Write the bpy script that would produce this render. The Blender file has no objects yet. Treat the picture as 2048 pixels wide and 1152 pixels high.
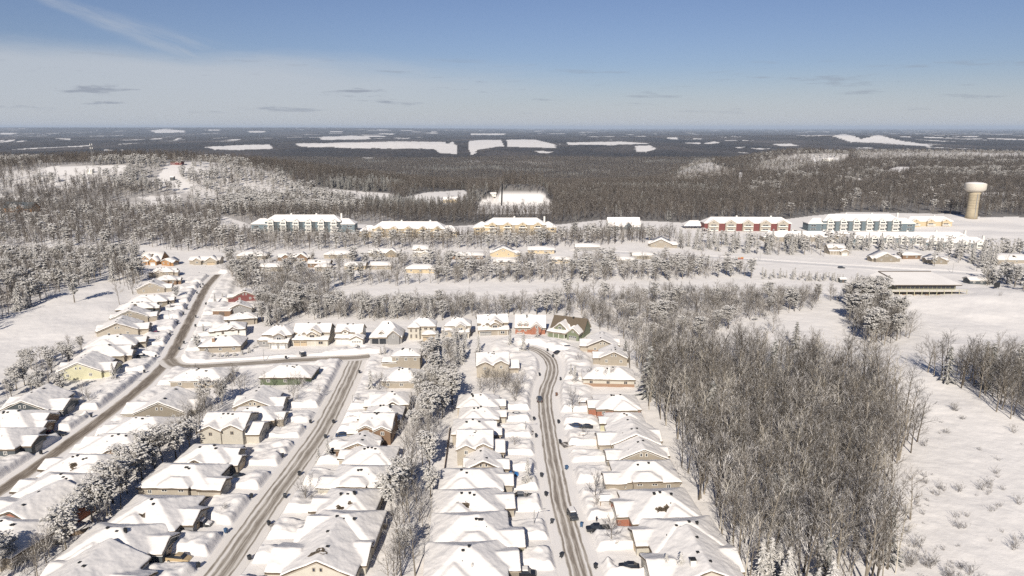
import bpy, math, random
import numpy as np
from mathutils import Vector, Matrix
PI = math.pi
# ------------------------------------------------------------------ camera, world, sun, exposure
CAMZ = 95.0; F = 1409.0; PITCH = math.radians(12.86)
sc = bpy.context.scene
col = sc.collection
cam = bpy.data.objects.new('camera', bpy.data.cameras.new('camera')); col.objects.link(cam)
cam.data.sensor_width = 36; cam.data.lens = 36 * F / 2048; cam.data.clip_start = 1; cam.data.clip_end = 200000
cam.location = (0, 0, CAMZ); cam.rotation_euler = (PI / 2 - PITCH, 0, 0)
sc.camera = cam
SUN_EL = math.radians(32); SHX = math.radians(10)      # shadows run away from the camera, 10 degrees to the right
sun = bpy.data.objects.new('sun', bpy.data.lights.new('sun', 'SUN')); col.objects.link(sun)
sun.data.energy = 5.0; sun.data.angle = math.radians(0.5); sun.data.color = (1, .94, .85)
sd = Vector((math.sin(SHX) * math.cos(SUN_EL), math.cos(SHX) * math.cos(SUN_EL), -math.sin(SUN_EL)))
sun.rotation_euler = sd.to_track_quat('-Z', 'Y').to_euler(); sun.location = (0, 0, 300)
world = bpy.data.worlds.new('World'); sc.world = world; world.use_nodes = True
sc.view_settings.view_transform = 'Standard'; sc.view_settings.look = 'None'
sc.view_settings.exposure = 0.2; sc.view_settings.gamma = 1; sc.view_settings.use_curve_mapping = False
sc.cycles.use_denoising = False; sc.cycles.max_bounces = 5; sc.cycles.diffuse_bounces = 3; sc.cycles.transparent_max_bounces = 4; sc.cycles.volume_bounces = 0
sc.cycles.glossy_bounces = 2; sc.cycles.caustics_reflective = False; sc.cycles.caustics_refractive = False

def setup_world():
    nt = world.node_tree; N = nt.nodes; L = nt.links
    for n in list(N): N.remove(n)
    out = N.new('ShaderNodeOutputWorld'); bg = N.new('ShaderNodeBackground'); bg.inputs[1].default_value = 0.075
    sky = N.new('ShaderNodeTexSky'); sky.sky_type = 'NISHITA'; sky.sun_disc = False
    sky.sun_elevation = SUN_EL; sky.sun_rotation = math.radians(190); sky.altitude = 400; sky.air_density = 1.0; sky.dust_density = .4; sky.ozone_density = 2.5
    geo = N.new('ShaderNodeTexCoord')
    sep = N.new('ShaderNodeSeparateXYZ'); L.new(geo.outputs['Generated'], sep.inputs[0])
    def m(op, a, b=None, c=None):
        n = N.new('ShaderNodeMath'); n.operation = op
        for i, v in enumerate((a, b, c)):
            if v is None: continue
            if isinstance(v, (int, float)): n.inputs[i].default_value = v
            else: L.new(v, n.inputs[i])
        return n.outputs[0]
    def ss(x, a, b):
        n = N.new('ShaderNodeMapRange'); n.interpolation_type = 'SMOOTHSTEP'; L.new(x, n.inputs[0])
        n.inputs[1].default_value = a
        if isinstance(b, (int, float)): n.inputs[2].default_value = b
        else: L.new(b, n.inputs[2])
        return n.outputs[0]
    el = sep.outputs[2]; az = m('DIVIDE', sep.outputs[0], m('MAXIMUM', sep.outputs[1], .05))
    # high thin veil, thicker to the west and low down; streaks drawn out along the wind
    mp = N.new('ShaderNodeCombineXYZ'); L.new(m('MULTIPLY', az, 2.2), mp.inputs[0]); L.new(m('MULTIPLY', el, 13.0), mp.inputs[1])
    n1 = N.new('ShaderNodeTexNoise'); L.new(mp.outputs[0], n1.inputs[0]); n1.inputs['Scale'].default_value = 1.1; n1.inputs['Detail'].default_value = 7; n1.inputs['Roughness'].default_value = .55; n1.inputs['Distortion'].default_value = .6
    # veil upper edge slopes down from the left to the right
    left = ss(m('MULTIPLY', az, -1.0), -.25, .35)
    edge = m('ADD', m('ADD', m('MULTIPLY', left, .030), .056), m('MULTIPLY', m('SUBTRACT', n1.outputs[0], .5), .075))
    veil = m('MULTIPLY', m('SUBTRACT', 1.0, ss(m('SUBTRACT', el, edge), -.022, .022)), m('ADD', m('MULTIPLY', left, .55), .22))
    veil = m('MAXIMUM', veil, m('MULTIPLY', m('SUBTRACT', 1.0, ss(el, -.01, .085)), .78))
    # one long cirrus streak falling from the top left, widening as it goes down
    d = m('ADD', m('ADD', el, m('MULTIPLY', az, .276)), m('MULTIPLY', m('SUBTRACT', n1.outputs[0], .5), .035))
    st = m('SUBTRACT', 1.0, ss(m('ABSOLUTE', m('ADD', d, .031)), .0, m('ADD', .008, m('MULTIPLY', m('MAXIMUM', m('ADD', az, .64), 0), .085))))
    st = m('MULTIPLY', st, m('SUBTRACT', 1.0, ss(az, -.45, -.28))); n4 = N.new('ShaderNodeTexNoise'); n4.inputs['Scale'].default_value = 1; n4.inputs['Detail'].default_value = 8; n4.inputs['Roughness'].default_value = .62; q4 = N.new('ShaderNodeCombineXYZ'); L.new(m('MULTIPLY', az, 7.0), q4.inputs[0]); L.new(m('MULTIPLY', d, 60.0), q4.inputs[1]); L.new(q4.outputs[0], n4.inputs[0]); veil2 = m('MAXIMUM', veil, m('MULTIPLY', m('MULTIPLY', st, ss(n4.outputs[0], .30, .68)), .5))
    mix = N.new('ShaderNodeMixRGB'); L.new(veil2, mix.inputs[0])
    hs = N.new('ShaderNodeHueSaturation'); hs.inputs['Saturation'].default_value = .93; hs.inputs['Value'].default_value = 1.0
    L.new(sky.outputs[0], hs.inputs['Color']); tn = N.new('ShaderNodeMixRGB'); tn.blend_type = 'MULTIPLY'; tn.inputs[0].default_value = 1; tn.inputs[2].default_value = (.62, .64, .80, 1); L.new(hs.outputs[0], tn.inputs[1]); L.new(tn.outputs[0], mix.inputs[1]); mix.inputs[2].default_value = (6.2, 6.6, 7.2, 1)
    # low grey cloud scraps
    mp2 = N.new('ShaderNodeCombineXYZ'); L.new(m('MULTIPLY', az, 6.0), mp2.inputs[0]); L.new(m('MULTIPLY', el, 62.0), mp2.inputs[1])
    n2 = N.new('ShaderNodeTexNoise'); L.new(mp2.outputs[0], n2.inputs[0]); n2.inputs['Scale'].default_value = 1.25; n2.inputs['Detail'].default_value = 6; n2.inputs['Roughness'].default_value = .6
    n3 = N.new('ShaderNodeTexNoise'); L.new(geo.outputs['Generated'], n3.inputs[0]); n3.inputs['Scale'].default_value = 3.4
    band = m('MULTIPLY', ss(el, .012, .028), m('SUBTRACT', 1.0, ss(el, .055, .10)))
    sc_ = m('MULTIPLY', m('MULTIPLY', ss(n2.outputs[0], .56, .66), band), ss(n3.outputs[0], .34, .48))
    mix2 = N.new('ShaderNodeMixRGB'); L.new(m('MULTIPLY', sc_, m('ADD', .42, m('MULTIPLY', ss(m('MULTIPLY', az, -1.0), -.15, .1), .35))), mix2.inputs[0]); L.new(mix.outputs[0], mix2.inputs[1]); mix2.inputs[2].default_value = (3.3, 3.7, 4.5, 1)
    L.new(mix2.outputs[0], bg.inputs[0]); L.new(bg.outputs[0], out.inputs[0])
setup_world()

# ------------------------------------------------------------------ helpers
cp, sp = math.cos(PITCH), math.sin(PITCH)
def P(u, v, z=0.0):                        # where the ray through that spot of the photo meets height z
    a, b = (u - 1024) / F, (576 - v) / F
    dx, dy, dz = a, cp + b * sp, -sp + b * cp
    t = (z - CAMZ) / dz
    return np.array((dx * t, dy * t))
def proj(x, y, z):
    zz = z - CAMZ
    d = y * cp - zz * sp; h = y * sp + zz * cp
    d = np.maximum(d, 1e-3)
    return 1024 + F * x / d, 576 - F * h / d
def S(x, a, b):
    t = np.clip((x - a) / (b - a), 0, 1); return t * t * (3 - 2 * t)
def vnoise(x, y, seed=0):
    xi = np.floor(x).astype(np.int64); yi = np.floor(y).astype(np.int64); fx = x - xi; fy = y - yi
    fx = fx * fx * (3 - 2 * fx); fy = fy * fy * (3 - 2 * fy)
    def h(a, b):
        n = (a * 374761393 + b * 668265263 + seed * 974634777) & 0xffffffff
        n = ((n ^ (n >> 13)) * 1274126177) & 0xffffffff
        return ((n ^ (n >> 16)) & 0xffff) / 65535.0
    return (h(xi, yi) * (1 - fx) + h(xi + 1, yi) * fx) * (1 - fy) + (h(xi, yi + 1) * (1 - fx) + h(xi + 1, yi + 1) * fx) * fy
def fbm(x, y, oct=4, seed=0):
    s = 0; a = .5; t = 0
    for i in range(oct):
        s = s + a * vnoise(x, y, seed + i); t += a; x = x * 2.03 + 7.1; y = y * 2.03 + 3.7; a *= .5
    return s / t
def inpoly(x, y, poly):
    x = np.asarray(x); y = np.asarray(y); c = np.zeros(x.shape, bool); n = len(poly)
    for i in range(n):
        x1, y1 = poly[i]; x2, y2 = poly[i - 1]
        if y1 == y2: continue
        k = ((y1 > y) != (y2 > y)) & (x < (x2 - x1) * (y - y1) / (y2 - y1) + x1); c ^= k
    return c

def tag(o, label=None, cat=None, group=None, kind=None):
    if label: o['label'] = label
    if cat: o['category'] = cat
    if group: o['group'] = group
    if kind: o['kind'] = kind
    return o
def empty(name, loc, rz=0.0):
    o = bpy.data.objects.new(name, None); col.objects.link(o); o.location = loc; o.rotation_euler = (0, 0, rz); o.empty_display_size = .5
    return o
class MB:
    def __init__(s): s.v = []; s.f = []; s.mi = []; s.m = 0
    def add(s, vs, fs):
        n = len(s.v); s.v += [tuple(map(float, q)) for q in vs]; s.f += [tuple(i + n for i in f) for f in fs]; s.mi += [s.m] * len(fs)
        return s
    def box(s, x0, x1, y0, y1, z0, z1):
        return s.add([(x0, y0, z0), (x1, y0, z0), (x1, y1, z0), (x0, y1, z0), (x0, y0, z1), (x1, y0, z1), (x1, y1, z1), (x0, y1, z1)],
                     [(0, 3, 2, 1), (4, 5, 6, 7), (0, 1, 5, 4), (1, 2, 6, 5), (2, 3, 7, 6), (3, 0, 4, 7)])
    def cyl(s, c, r0, r1, h, n=10, axis='z'):
        vs = []
        for r, t in ((r0, 0), (r1, h)):
            for i in range(n):
                a = 2 * PI * i / n; p, q = r * math.cos(a), r * math.sin(a)
                vs.append({'z': (c[0] + p, c[1] + q, c[2] + t), 'y': (c[0] + p, c[1] + t, c[2] + q), 'x': (c[0] + t, c[1] + p, c[2] + q)}[axis])
        fs = [(i, (i + 1) % n, n + (i + 1) % n, n + i) for i in range(n)] + [tuple(range(n))[::-1], tuple(range(n, 2 * n))]
        return s.add(vs, fs)
    def tube(s, pts, rs, n=3, closed=False):
        pts = [Vector(p) for p in pts]; k = len(pts); vs = []
        for i, p in enumerate(pts):
            d = (pts[min(i + 1, k - 1)] - pts[max(i - 1, 0)]).normalized()
            a = d.cross(Vector((0, 0, 1)) if abs(d.z) < .95 else Vector((1, 0, 0))).normalized(); b = d.cross(a)
            for j in range(n):
                t = 2 * PI * j / n + PI / 2; vs.append(p + (a * math.cos(t) + b * math.sin(t)) * rs[i])
        fs = [(i * n + j, i * n + (j + 1) % n, (i + 1) * n + (j + 1) % n, (i + 1) * n + j) for i in range(k - 1) for j in range(n)]
        if closed: fs += [tuple(range(n))[::-1], tuple(range((k - 1) * n, k * n))]
        return s.add(vs, fs)
    def loft(s, rings, cap=True):
        n = len(rings[0]); vs = [p for r in rings for p in r]
        fs = [(i * n + j, (i + 1) * n + j, (i + 1) * n + (j + 1) % n, i * n + (j + 1) % n) for i in range(len(rings) - 1) for j in range(n)]
        if cap: fs += [tuple(range(n)), tuple(range((len(rings) - 1) * n, len(rings) * n))[::-1]]
        return s.add(vs, fs)
    def mesh(s, name, mats, smooth=False):
        me = bpy.data.meshes.new(name); me.from_pydata(s.v, [], s.f)
        for m_ in (mats if isinstance(mats, (list, tuple)) else [mats]): me.materials.append(m_)
        if any(s.mi): me.polygons.foreach_set('material_index', s.mi)
        if smooth: me.polygons.foreach_set('use_smooth', [True] * len(me.polygons))
        me.update(); return me
    def build(s, name, mats, parent=None, smooth=False):
        o = bpy.data.objects.new(name, s.mesh(name, mats, smooth)); col.objects.link(o); o.parent = parent
        return o
# ------------------------------------------------------------------ materials
def new_mat(name):
    m = bpy.data.materials.new(name); m.use_nodes = True; nt = m.node_tree
    return m, nt.nodes, nt.links, nt.nodes['Principled BSDF']
def ramp(N, L, src, stops):
    r = N.new('ShaderNodeValToRGB'); L.new(src, r.inputs[0]); e = r.color_ramp.elements
    while len(e) < len(stops): e.new(.5)
    for i, (p, c) in enumerate(stops):
        e[i].position = p; e[i].color = (c, c, c, 1) if isinstance(c, (int, float)) else (*c, 1)
    return r.outputs[0]
def noise_n(N, L, vec, scale, detail=4, rough=.55):
    n = N.new('ShaderNodeTexNoise'); n.inputs['Scale'].default_value = scale; n.inputs['Detail'].default_value = detail; n.inputs['Roughness'].default_value = rough
    if vec is not None: L.new(vec, n.inputs[0])
    return n.outputs[0]
def plain(name, c, rough=.7, var=.12, scale=3.0, metal=0, bump=0):
    m, N, L, B = new_mat(name); tc = N.new('ShaderNodeTexCoord')
    n = noise_n(N, L, tc.outputs['Object'], scale)
    L.new(ramp(N, L, n, [(.3, tuple(k * (1 - var) for k in c)), (.7, tuple(min(1, k * (1 + var)) for k in c))]), B.inputs['Base Color'])
    B.inputs['Roughness'].default_value = rough; B.inputs['Metallic'].default_value = metal
    if bump:
        b = N.new('ShaderNodeBump'); b.inputs['Strength'].default_value = bump; L.new(n, b.inputs['Height']); L.new(b.outputs[0], B.inputs['Normal'])
    return m
SNOWC = (.80, .755, .705)
def snow_mat(name, scale=.6, bump=.35, dist=.25, c=SNOWC):
    m, N, L, B = new_mat(name); tc = N.new('ShaderNodeTexCoord')
    n = noise_n(N, L, tc.outputs['Object'], scale, 8, .6)
    L.new(ramp(N, L, noise_n(N, L, tc.outputs['Object'], scale * .3, 5), [(.3, tuple(k * .93 for k in c)), (.65, c)]), B.inputs['Base Color'])
    b = N.new('ShaderNodeBump'); b.inputs['Strength'].default_value = bump; b.inputs['Distance'].default_value = dist
    L.new(n, b.inputs['Height']); L.new(b.outputs[0], B.inputs['Normal']); B.inputs['Roughness'].default_value = .75; B.inputs['Specular IOR Level'].default_value = .15
    return m
def snow_top(name, dark, dark2, lo, hi, nscale=.9, rough=.85, snow=SNOWC, nz=.5):
    """bark, needles or the like with snow lying on whatever faces up"""
    m, N, L, B = new_mat(name); tc = N.new('ShaderNodeTexCoord'); g = N.new('ShaderNodeNewGeometry')
    sep = N.new('ShaderNodeSeparateXYZ'); L.new(g.outputs['Normal'], sep.inputs[0])
    n = noise_n(N, L, tc.outputs['Object'], nscale, 3)
    ad = N.new('ShaderNodeMath'); ad.operation = 'MULTIPLY_ADD'; L.new(n, ad.inputs[0]); ad.inputs[1].default_value = nz; L.new(sep.outputs[2], ad.inputs[2])
    mr = N.new('ShaderNodeMapRange'); mr.inputs[1].default_value = lo + nz * .5; mr.inputs[2].default_value = hi + nz * .5; L.new(ad.outputs[0], mr.inputs[0])
    mx = N.new('ShaderNodeMixRGB'); L.new(mr.outputs[0], mx.inputs[0])
    oi = N.new('ShaderNodeObjectInfo')
    dk = N.new('ShaderNodeMixRGB'); L.new(oi.outputs['Random'], dk.inputs[0]); dk.inputs[1].default_value = (*dark, 1); dk.inputs[2].default_value = (*dark2, 1)
    L.new(dk.outputs[0], mx.inputs[1]); mx.inputs[2].default_value = (*snow, 1)
    L.new(mx.outputs[0], B.inputs['Base Color']); B.inputs['Roughness'].default_value = rough; B.inputs['Specular IOR Level'].default_value = .1
    return m
M = {}
M['roofsnow'] = snow_mat('roof_snow', .35, .25, .3)
M['snow'] = snow_mat('snow', .5, .4, .3)
M['bark'] = snow_top('bark', (.075, .062, .05), (.30, .26, .205), .35, .8)
M['twig'] = snow_top('twig_light_snow', (.034, .029, .025), (.16, .137, .108), .5, 1.05)
M['barkS'] = snow_top('bark_snowy', (.11, .095, .08), (.22, .19, .155), .2, .8)
M['twigS'] = snow_top('twig_snowy', (.13, .115, .095), (.25, .22, .185), .08, .75)
M['needle'] = snow_top('needles_snowy', (.045, .046, .034), (.075, .072, .052), .42, 1.05, 1.6, nz=.9)
M['needleD'] = snow_top('needles_dark', (.03, .036, .028), (.042, .046, .034), .6, 1.2, 1.3, nz=.8)
M['asphalt_dark'] = plain('asphalt_wet', (.06, .052, .048), .6, .3, 2)
WALLS = dict(beige=(.41, .36, .29), tan=(.33, .285, .225), cream=(.50, .46, .385), grey=(.27, .26, .25), green=(.27, .28, .19), brown=(.20, .125, .075), slate=(.07, .08, .085),
             yellow=(.52, .49, .33), white=(.68, .66, .60), red=(.17, .05, .045), taupe=(.25, .215, .165), gold=(.52, .42, .27), log=(.36, .19, .075), olive=(.20, .195, .135), teal=(.13, .165, .18), darkgreen=(.10, .125, .07), moss=(.17, .19, .12))
def siding(name, c):
    m, N, L, B = new_mat('siding_' + name); tc = N.new('ShaderNodeTexCoord')
    w = N.new('ShaderNodeTexWave'); w.wave_type = 'BANDS'; w.bands_direction = 'Z'; w.wave_profile = 'SAW'; w.inputs['Scale'].default_value = 1.6; L.new(tc.outputs['Object'], w.inputs[0])
    n = noise_n(N, L, tc.outputs['Object'], .8)
    L.new(ramp(N, L, n, [(.3, tuple(k * .88 for k in c)), (.7, c)]), B.inputs['Base Color'])
    b = N.new('ShaderNodeBump'); b.inputs['Strength'].default_value = .5; b.inputs['Distance'].default_value = .03; L.new(w.outputs[1], b.inputs['Height']); L.new(b.outputs[0], B.inputs['Normal']); B.inputs['Roughness'].default_value = .7
    return m
def brick(name, c1, c2):
    m, N, L, B = new_mat(name); tc = N.new('ShaderNodeTexCoord'); mp = N.new('ShaderNodeMapping'); mp.inputs['Rotation'].default_value = (PI / 2, 0, 0); L.new(tc.outputs['Object'], mp.inputs[0])
    b = N.new('ShaderNodeTexBrick'); b.inputs['Scale'].default_value = 2.2; b.inputs['Color1'].default_value = (*c1, 1); b.inputs['Color2'].default_value = (*c2, 1); b.inputs['Mortar'].default_value = (.35, .32, .28, 1); b.inputs['Mortar Size'].default_value = .012
    L.new(mp.outputs[0], b.inputs[0]); L.new(b.outputs[0], B.inputs['Base Color']); B.inputs['Roughness'].default_value = .85; return m
for k, c in WALLS.items(): M['w_' + k] = siding(k, c)
M['w_brick'] = brick('red_brick', (.34, .12, .06), (.27, .085, .045)); M['w_brownbrick'] = brick('brown_brick', (.30, .18, .11), (.24, .14, .085)); M['w_tanbrick'] = brick('tan_brick', (.36, .27, .18), (.31, .22, .14))
M['shingle'] = plain('brown_shingle', (.115, .088, .06), .9, .25, 6, bump=.4); M['trim'] = plain('white_trim', (.66, .63, .57), .6, .05); M['trimdark'] = plain('dark_trim', (.10, .08, .065), .6, .1)
M['trimtan'] = plain('tan_trim', (.38, .32, .25), .6, .08)  # tan paint for fascia boards and window frames
M['glass'] = plain('window_glass', (.035, .04, .05), .12, .3, .7); M['garage'] = plain('garage_door', (.30, .29, .27), .6, .06); M['garageW'] = plain('garage_door_white', (.62, .60, .55), .6, .05); M['garageT'] = plain('garage_door_tan', (.42, .33, .22), .6, .05)
M['vent'] = plain('black_vent', (.02, .02, .02), .7, .1); M['black'] = plain('black_plastic', (.025, .028, .033), .5, .2); M['bluebin'] = plain('blue_plastic', (.04, .09, .17), .5, .2); M['brownbin'] = plain('brown_plastic', (.12, .06, .035), .6, .2)
M['metal'] = plain('galvanised_metal', (.33, .32, .30), .5, .1, metal=.3); M['wood'] = plain('weathered_wood', (.26, .19, .13), .85, .25, 5); M['rubber'] = plain('rubber', (.02, .02, .02), .9, .1); M['rim'] = plain('alloy_rim', (.35, .35, .36), .35, .1, metal=.8)
M['lamp'] = plain('lamp_glass', (.5, .48, .42), .3, .05); M['tail'] = plain('tail_lamp', (.30, .02, .015), .3, .1)
for k, c in dict(black=(.018, .019, .022), charcoal=(.055, .058, .06), tan=(.44, .33, .19), white=(.68, .66, .62), blue=(.02, .16, .42), navy=(.03, .05, .10), red=(.30, .02, .03), grey=(.20, .20, .20), green=(.05, .07, .06)).items():
    m = plain('car_paint_' + k, c, .28, .06); m.node_tree.nodes['Principled BSDF'].inputs['Coat Weight'].default_value = .5; M['c_' + k] = m
M['concrete'] = plain('tower_concrete', (.37, .31, .215), .9, .12, .25); M['tank'] = plain('tower_tank', (.56, .51, .43), .7, .07, .15); M['skin'] = plain('skin', (.5, .32, .24), .6, .05); M['coat'] = plain('dark_coat', (.03, .03, .04), .9, .2); M['jeans'] = plain('blue_trousers', (.05, .07, .12), .9, .2)
def hills(x, y):
    t = x / np.maximum(y, 50)
    Pz = S(t, .16, .40) * (1 - S(y, 2700, 3500))
    z = -92 * S(y, 830, 2700) * (1 - Pz) - 9 * Pz * S(y, 1300, 2700)
    def g(cx, cy, sx, sy, a): return a * np.exp(-((x - cx) / sx) ** 2 - ((y - cy) / sy) ** 2)
    z = z + g(-560, 1180, 230, 260, 40) + g(-960, 1250, 330, 300, 40) + g(-300, 1130, 170, 180, 16) + g(-1500, 1200, 400, 300, 40)
    z = z + g(545, 2050, 100, 170, 36) + g(900, 2300, 260, 220, 22) + g(1500, 2600, 500, 300, 8)
    z = z + 21 * S(x, -24, -14) * (1 - S(x, 36, 62)) * S(y, 868, 940) * (1 - S(y, 960, 1040)) + 15 * S(x, -60, -44) * (1 - S(x, -34, -18)) * S(y, 880, 935) * (1 - S(y, 950, 1000))
    z = z + 14 * (fbm(x / 420, y / 420, 3, 11) - .5) * S(y, 900, 1600)
    # distant rises
    z = z + g(4150, 9600, 330, 600, 62) + g(4800, 9600, 430, 600, 56) + g(5200, 12500, 4200, 1500, 42)
    z = z + 150 * S(y, 16000, 32000) * (1 - S(t, -.3, .12)) + 60 * (fbm(x / 5200, y / 3800, 4, 5) - .45) * S(y, 4000, 12000)
    z = z + g(-1250, 6900, 900, 500, 30) + g(-180, 5600, 130, 160, 20)
    return z
SW = [(0, 0)]
def base(x, y):
    x = np.asarray(x, float); y = np.asarray(y, float); z = hills(x, y)
    t = x / np.maximum(y, 50)
    sw = (fbm(x / 75, y / 55, 3, 3) - .5) * 7.0 * S(t, .44, .56) * (1 - S(y, 700, 900)) * S(y, 120, 200)
    sw = sw + (fbm(x / 60, y / 40, 2, 8) - .5) * 4.0 * (1 - S(t, -.60, -.55)) * S(y, 300, 340) * (1 - S(y, 700, 900))
    return z + sw
def bz(x, y): return float(base(np.array([x]), np.array([y]))[0])

def land(u, v):
    """first place where the line of sight through that spot of the photo reaches the terrain"""
    a, b = (u - 1024) / F, (576 - v) / F; t = np.arange(300, 5000, 4.0); x, y, z = a * t, (cp + b * sp) * t, CAMZ + (-sp + b * cp) * t
    k = np.nonzero(z < base(x, y))[0]; i = k[0] if len(k) else int(np.argmin(z - base(x, y))); return x[i], y[i]
# ------------------------------------------------------------------ where things are (pixels of the photo turned into places on the ground)
def smooth_line(px, n=10):
    p = np.array([P(u, v) for u, v in px]); out = []
    for i in range(len(p) - 1):
        p0, p1, p2, p3 = p[max(i - 1, 0)], p[i], p[i + 1], p[min(i + 2, len(p) - 1)]
        for t in np.linspace(0, 1, n, endpoint=False):
            out.append(.5 * ((2 * p1) + (-p0 + p2) * t + (2 * p0 - 5 * p1 + 4 * p2 - p3) * t * t + (-p0 + 3 * p1 - 3 * p2 + p3) * t ** 3))
    out.append(p[-1]); return np.array(out)
ROADS = dict(
    west=(smooth_line([(-190, 1085), (-60, 1018), (0, 982), (80, 928), (160, 870), (230, 817), (290, 768), (333, 724), (357, 684), (378, 643), (397, 604), (415, 572), (436, 549)]), 4.3),
    cross=(smooth_line([(338, 718), (352, 730), (386, 733), (463, 729), (525, 725), (600, 720), (664, 717), (712, 715), (740, 712)]), 4.2),
    middle=(smooth_line([(340, 1260), (400, 1185), (441, 1144), (489, 1076), (543, 1000), (600, 922), (647, 854), (686, 778), (704, 738), (712, 717)]), 4.6),
    east=(smooth_line([(1210, 1300), (1180, 1220), (1162, 1150), (1150, 1108), (1136, 1055), (1123, 1009), (1113, 955), (1103, 902), (1096, 855), (1090, 807), (1093, 778), (1104, 745), (1100, 720), (1080, 703), (1056, 694)]), 4.6),
    far=(smooth_line([(1150, 502), (1300, 508), (1400, 513), (1500, 520), (1600, 527), (1720, 534), (1850, 542), (1990, 548), (2100, 552)]), 4.0))
RN = dict(west='the left-hand road', cross='the short cross road', middle='the middle road', east='the right-hand street', far='the far road')
def road_near(x, y, key):
    """distance, arclength, side (+1 east of the line) to the road's line"""
    p = ROADS[key][0]; x = np.asarray(x, float); y = np.asarray(y, float)
    bd = np.full(x.shape, 1e9); bs = np.zeros(x.shape); sd_ = np.zeros(x.shape); acc = 0
    for a, b in zip(p[:-1], p[1:]):
        e = b - a; l = math.hypot(*e)
        if l < 1e-6: continue
        t = np.clip(((x - a[0]) * e[0] + (y - a[1]) * e[1]) / l / l, 0, 1)
        dx, dy = x - a[0] - e[0] * t, y - a[1] - e[1] * t; d = np.hypot(dx, dy); k = d < bd
        bd = np.where(k, d, bd); bs = np.where(k, acc + t * l, bs); sd_ = np.where(k, np.sign(dx * e[1] - dy * e[0]), sd_); acc += l
    return bd, bs, sd_
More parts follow.
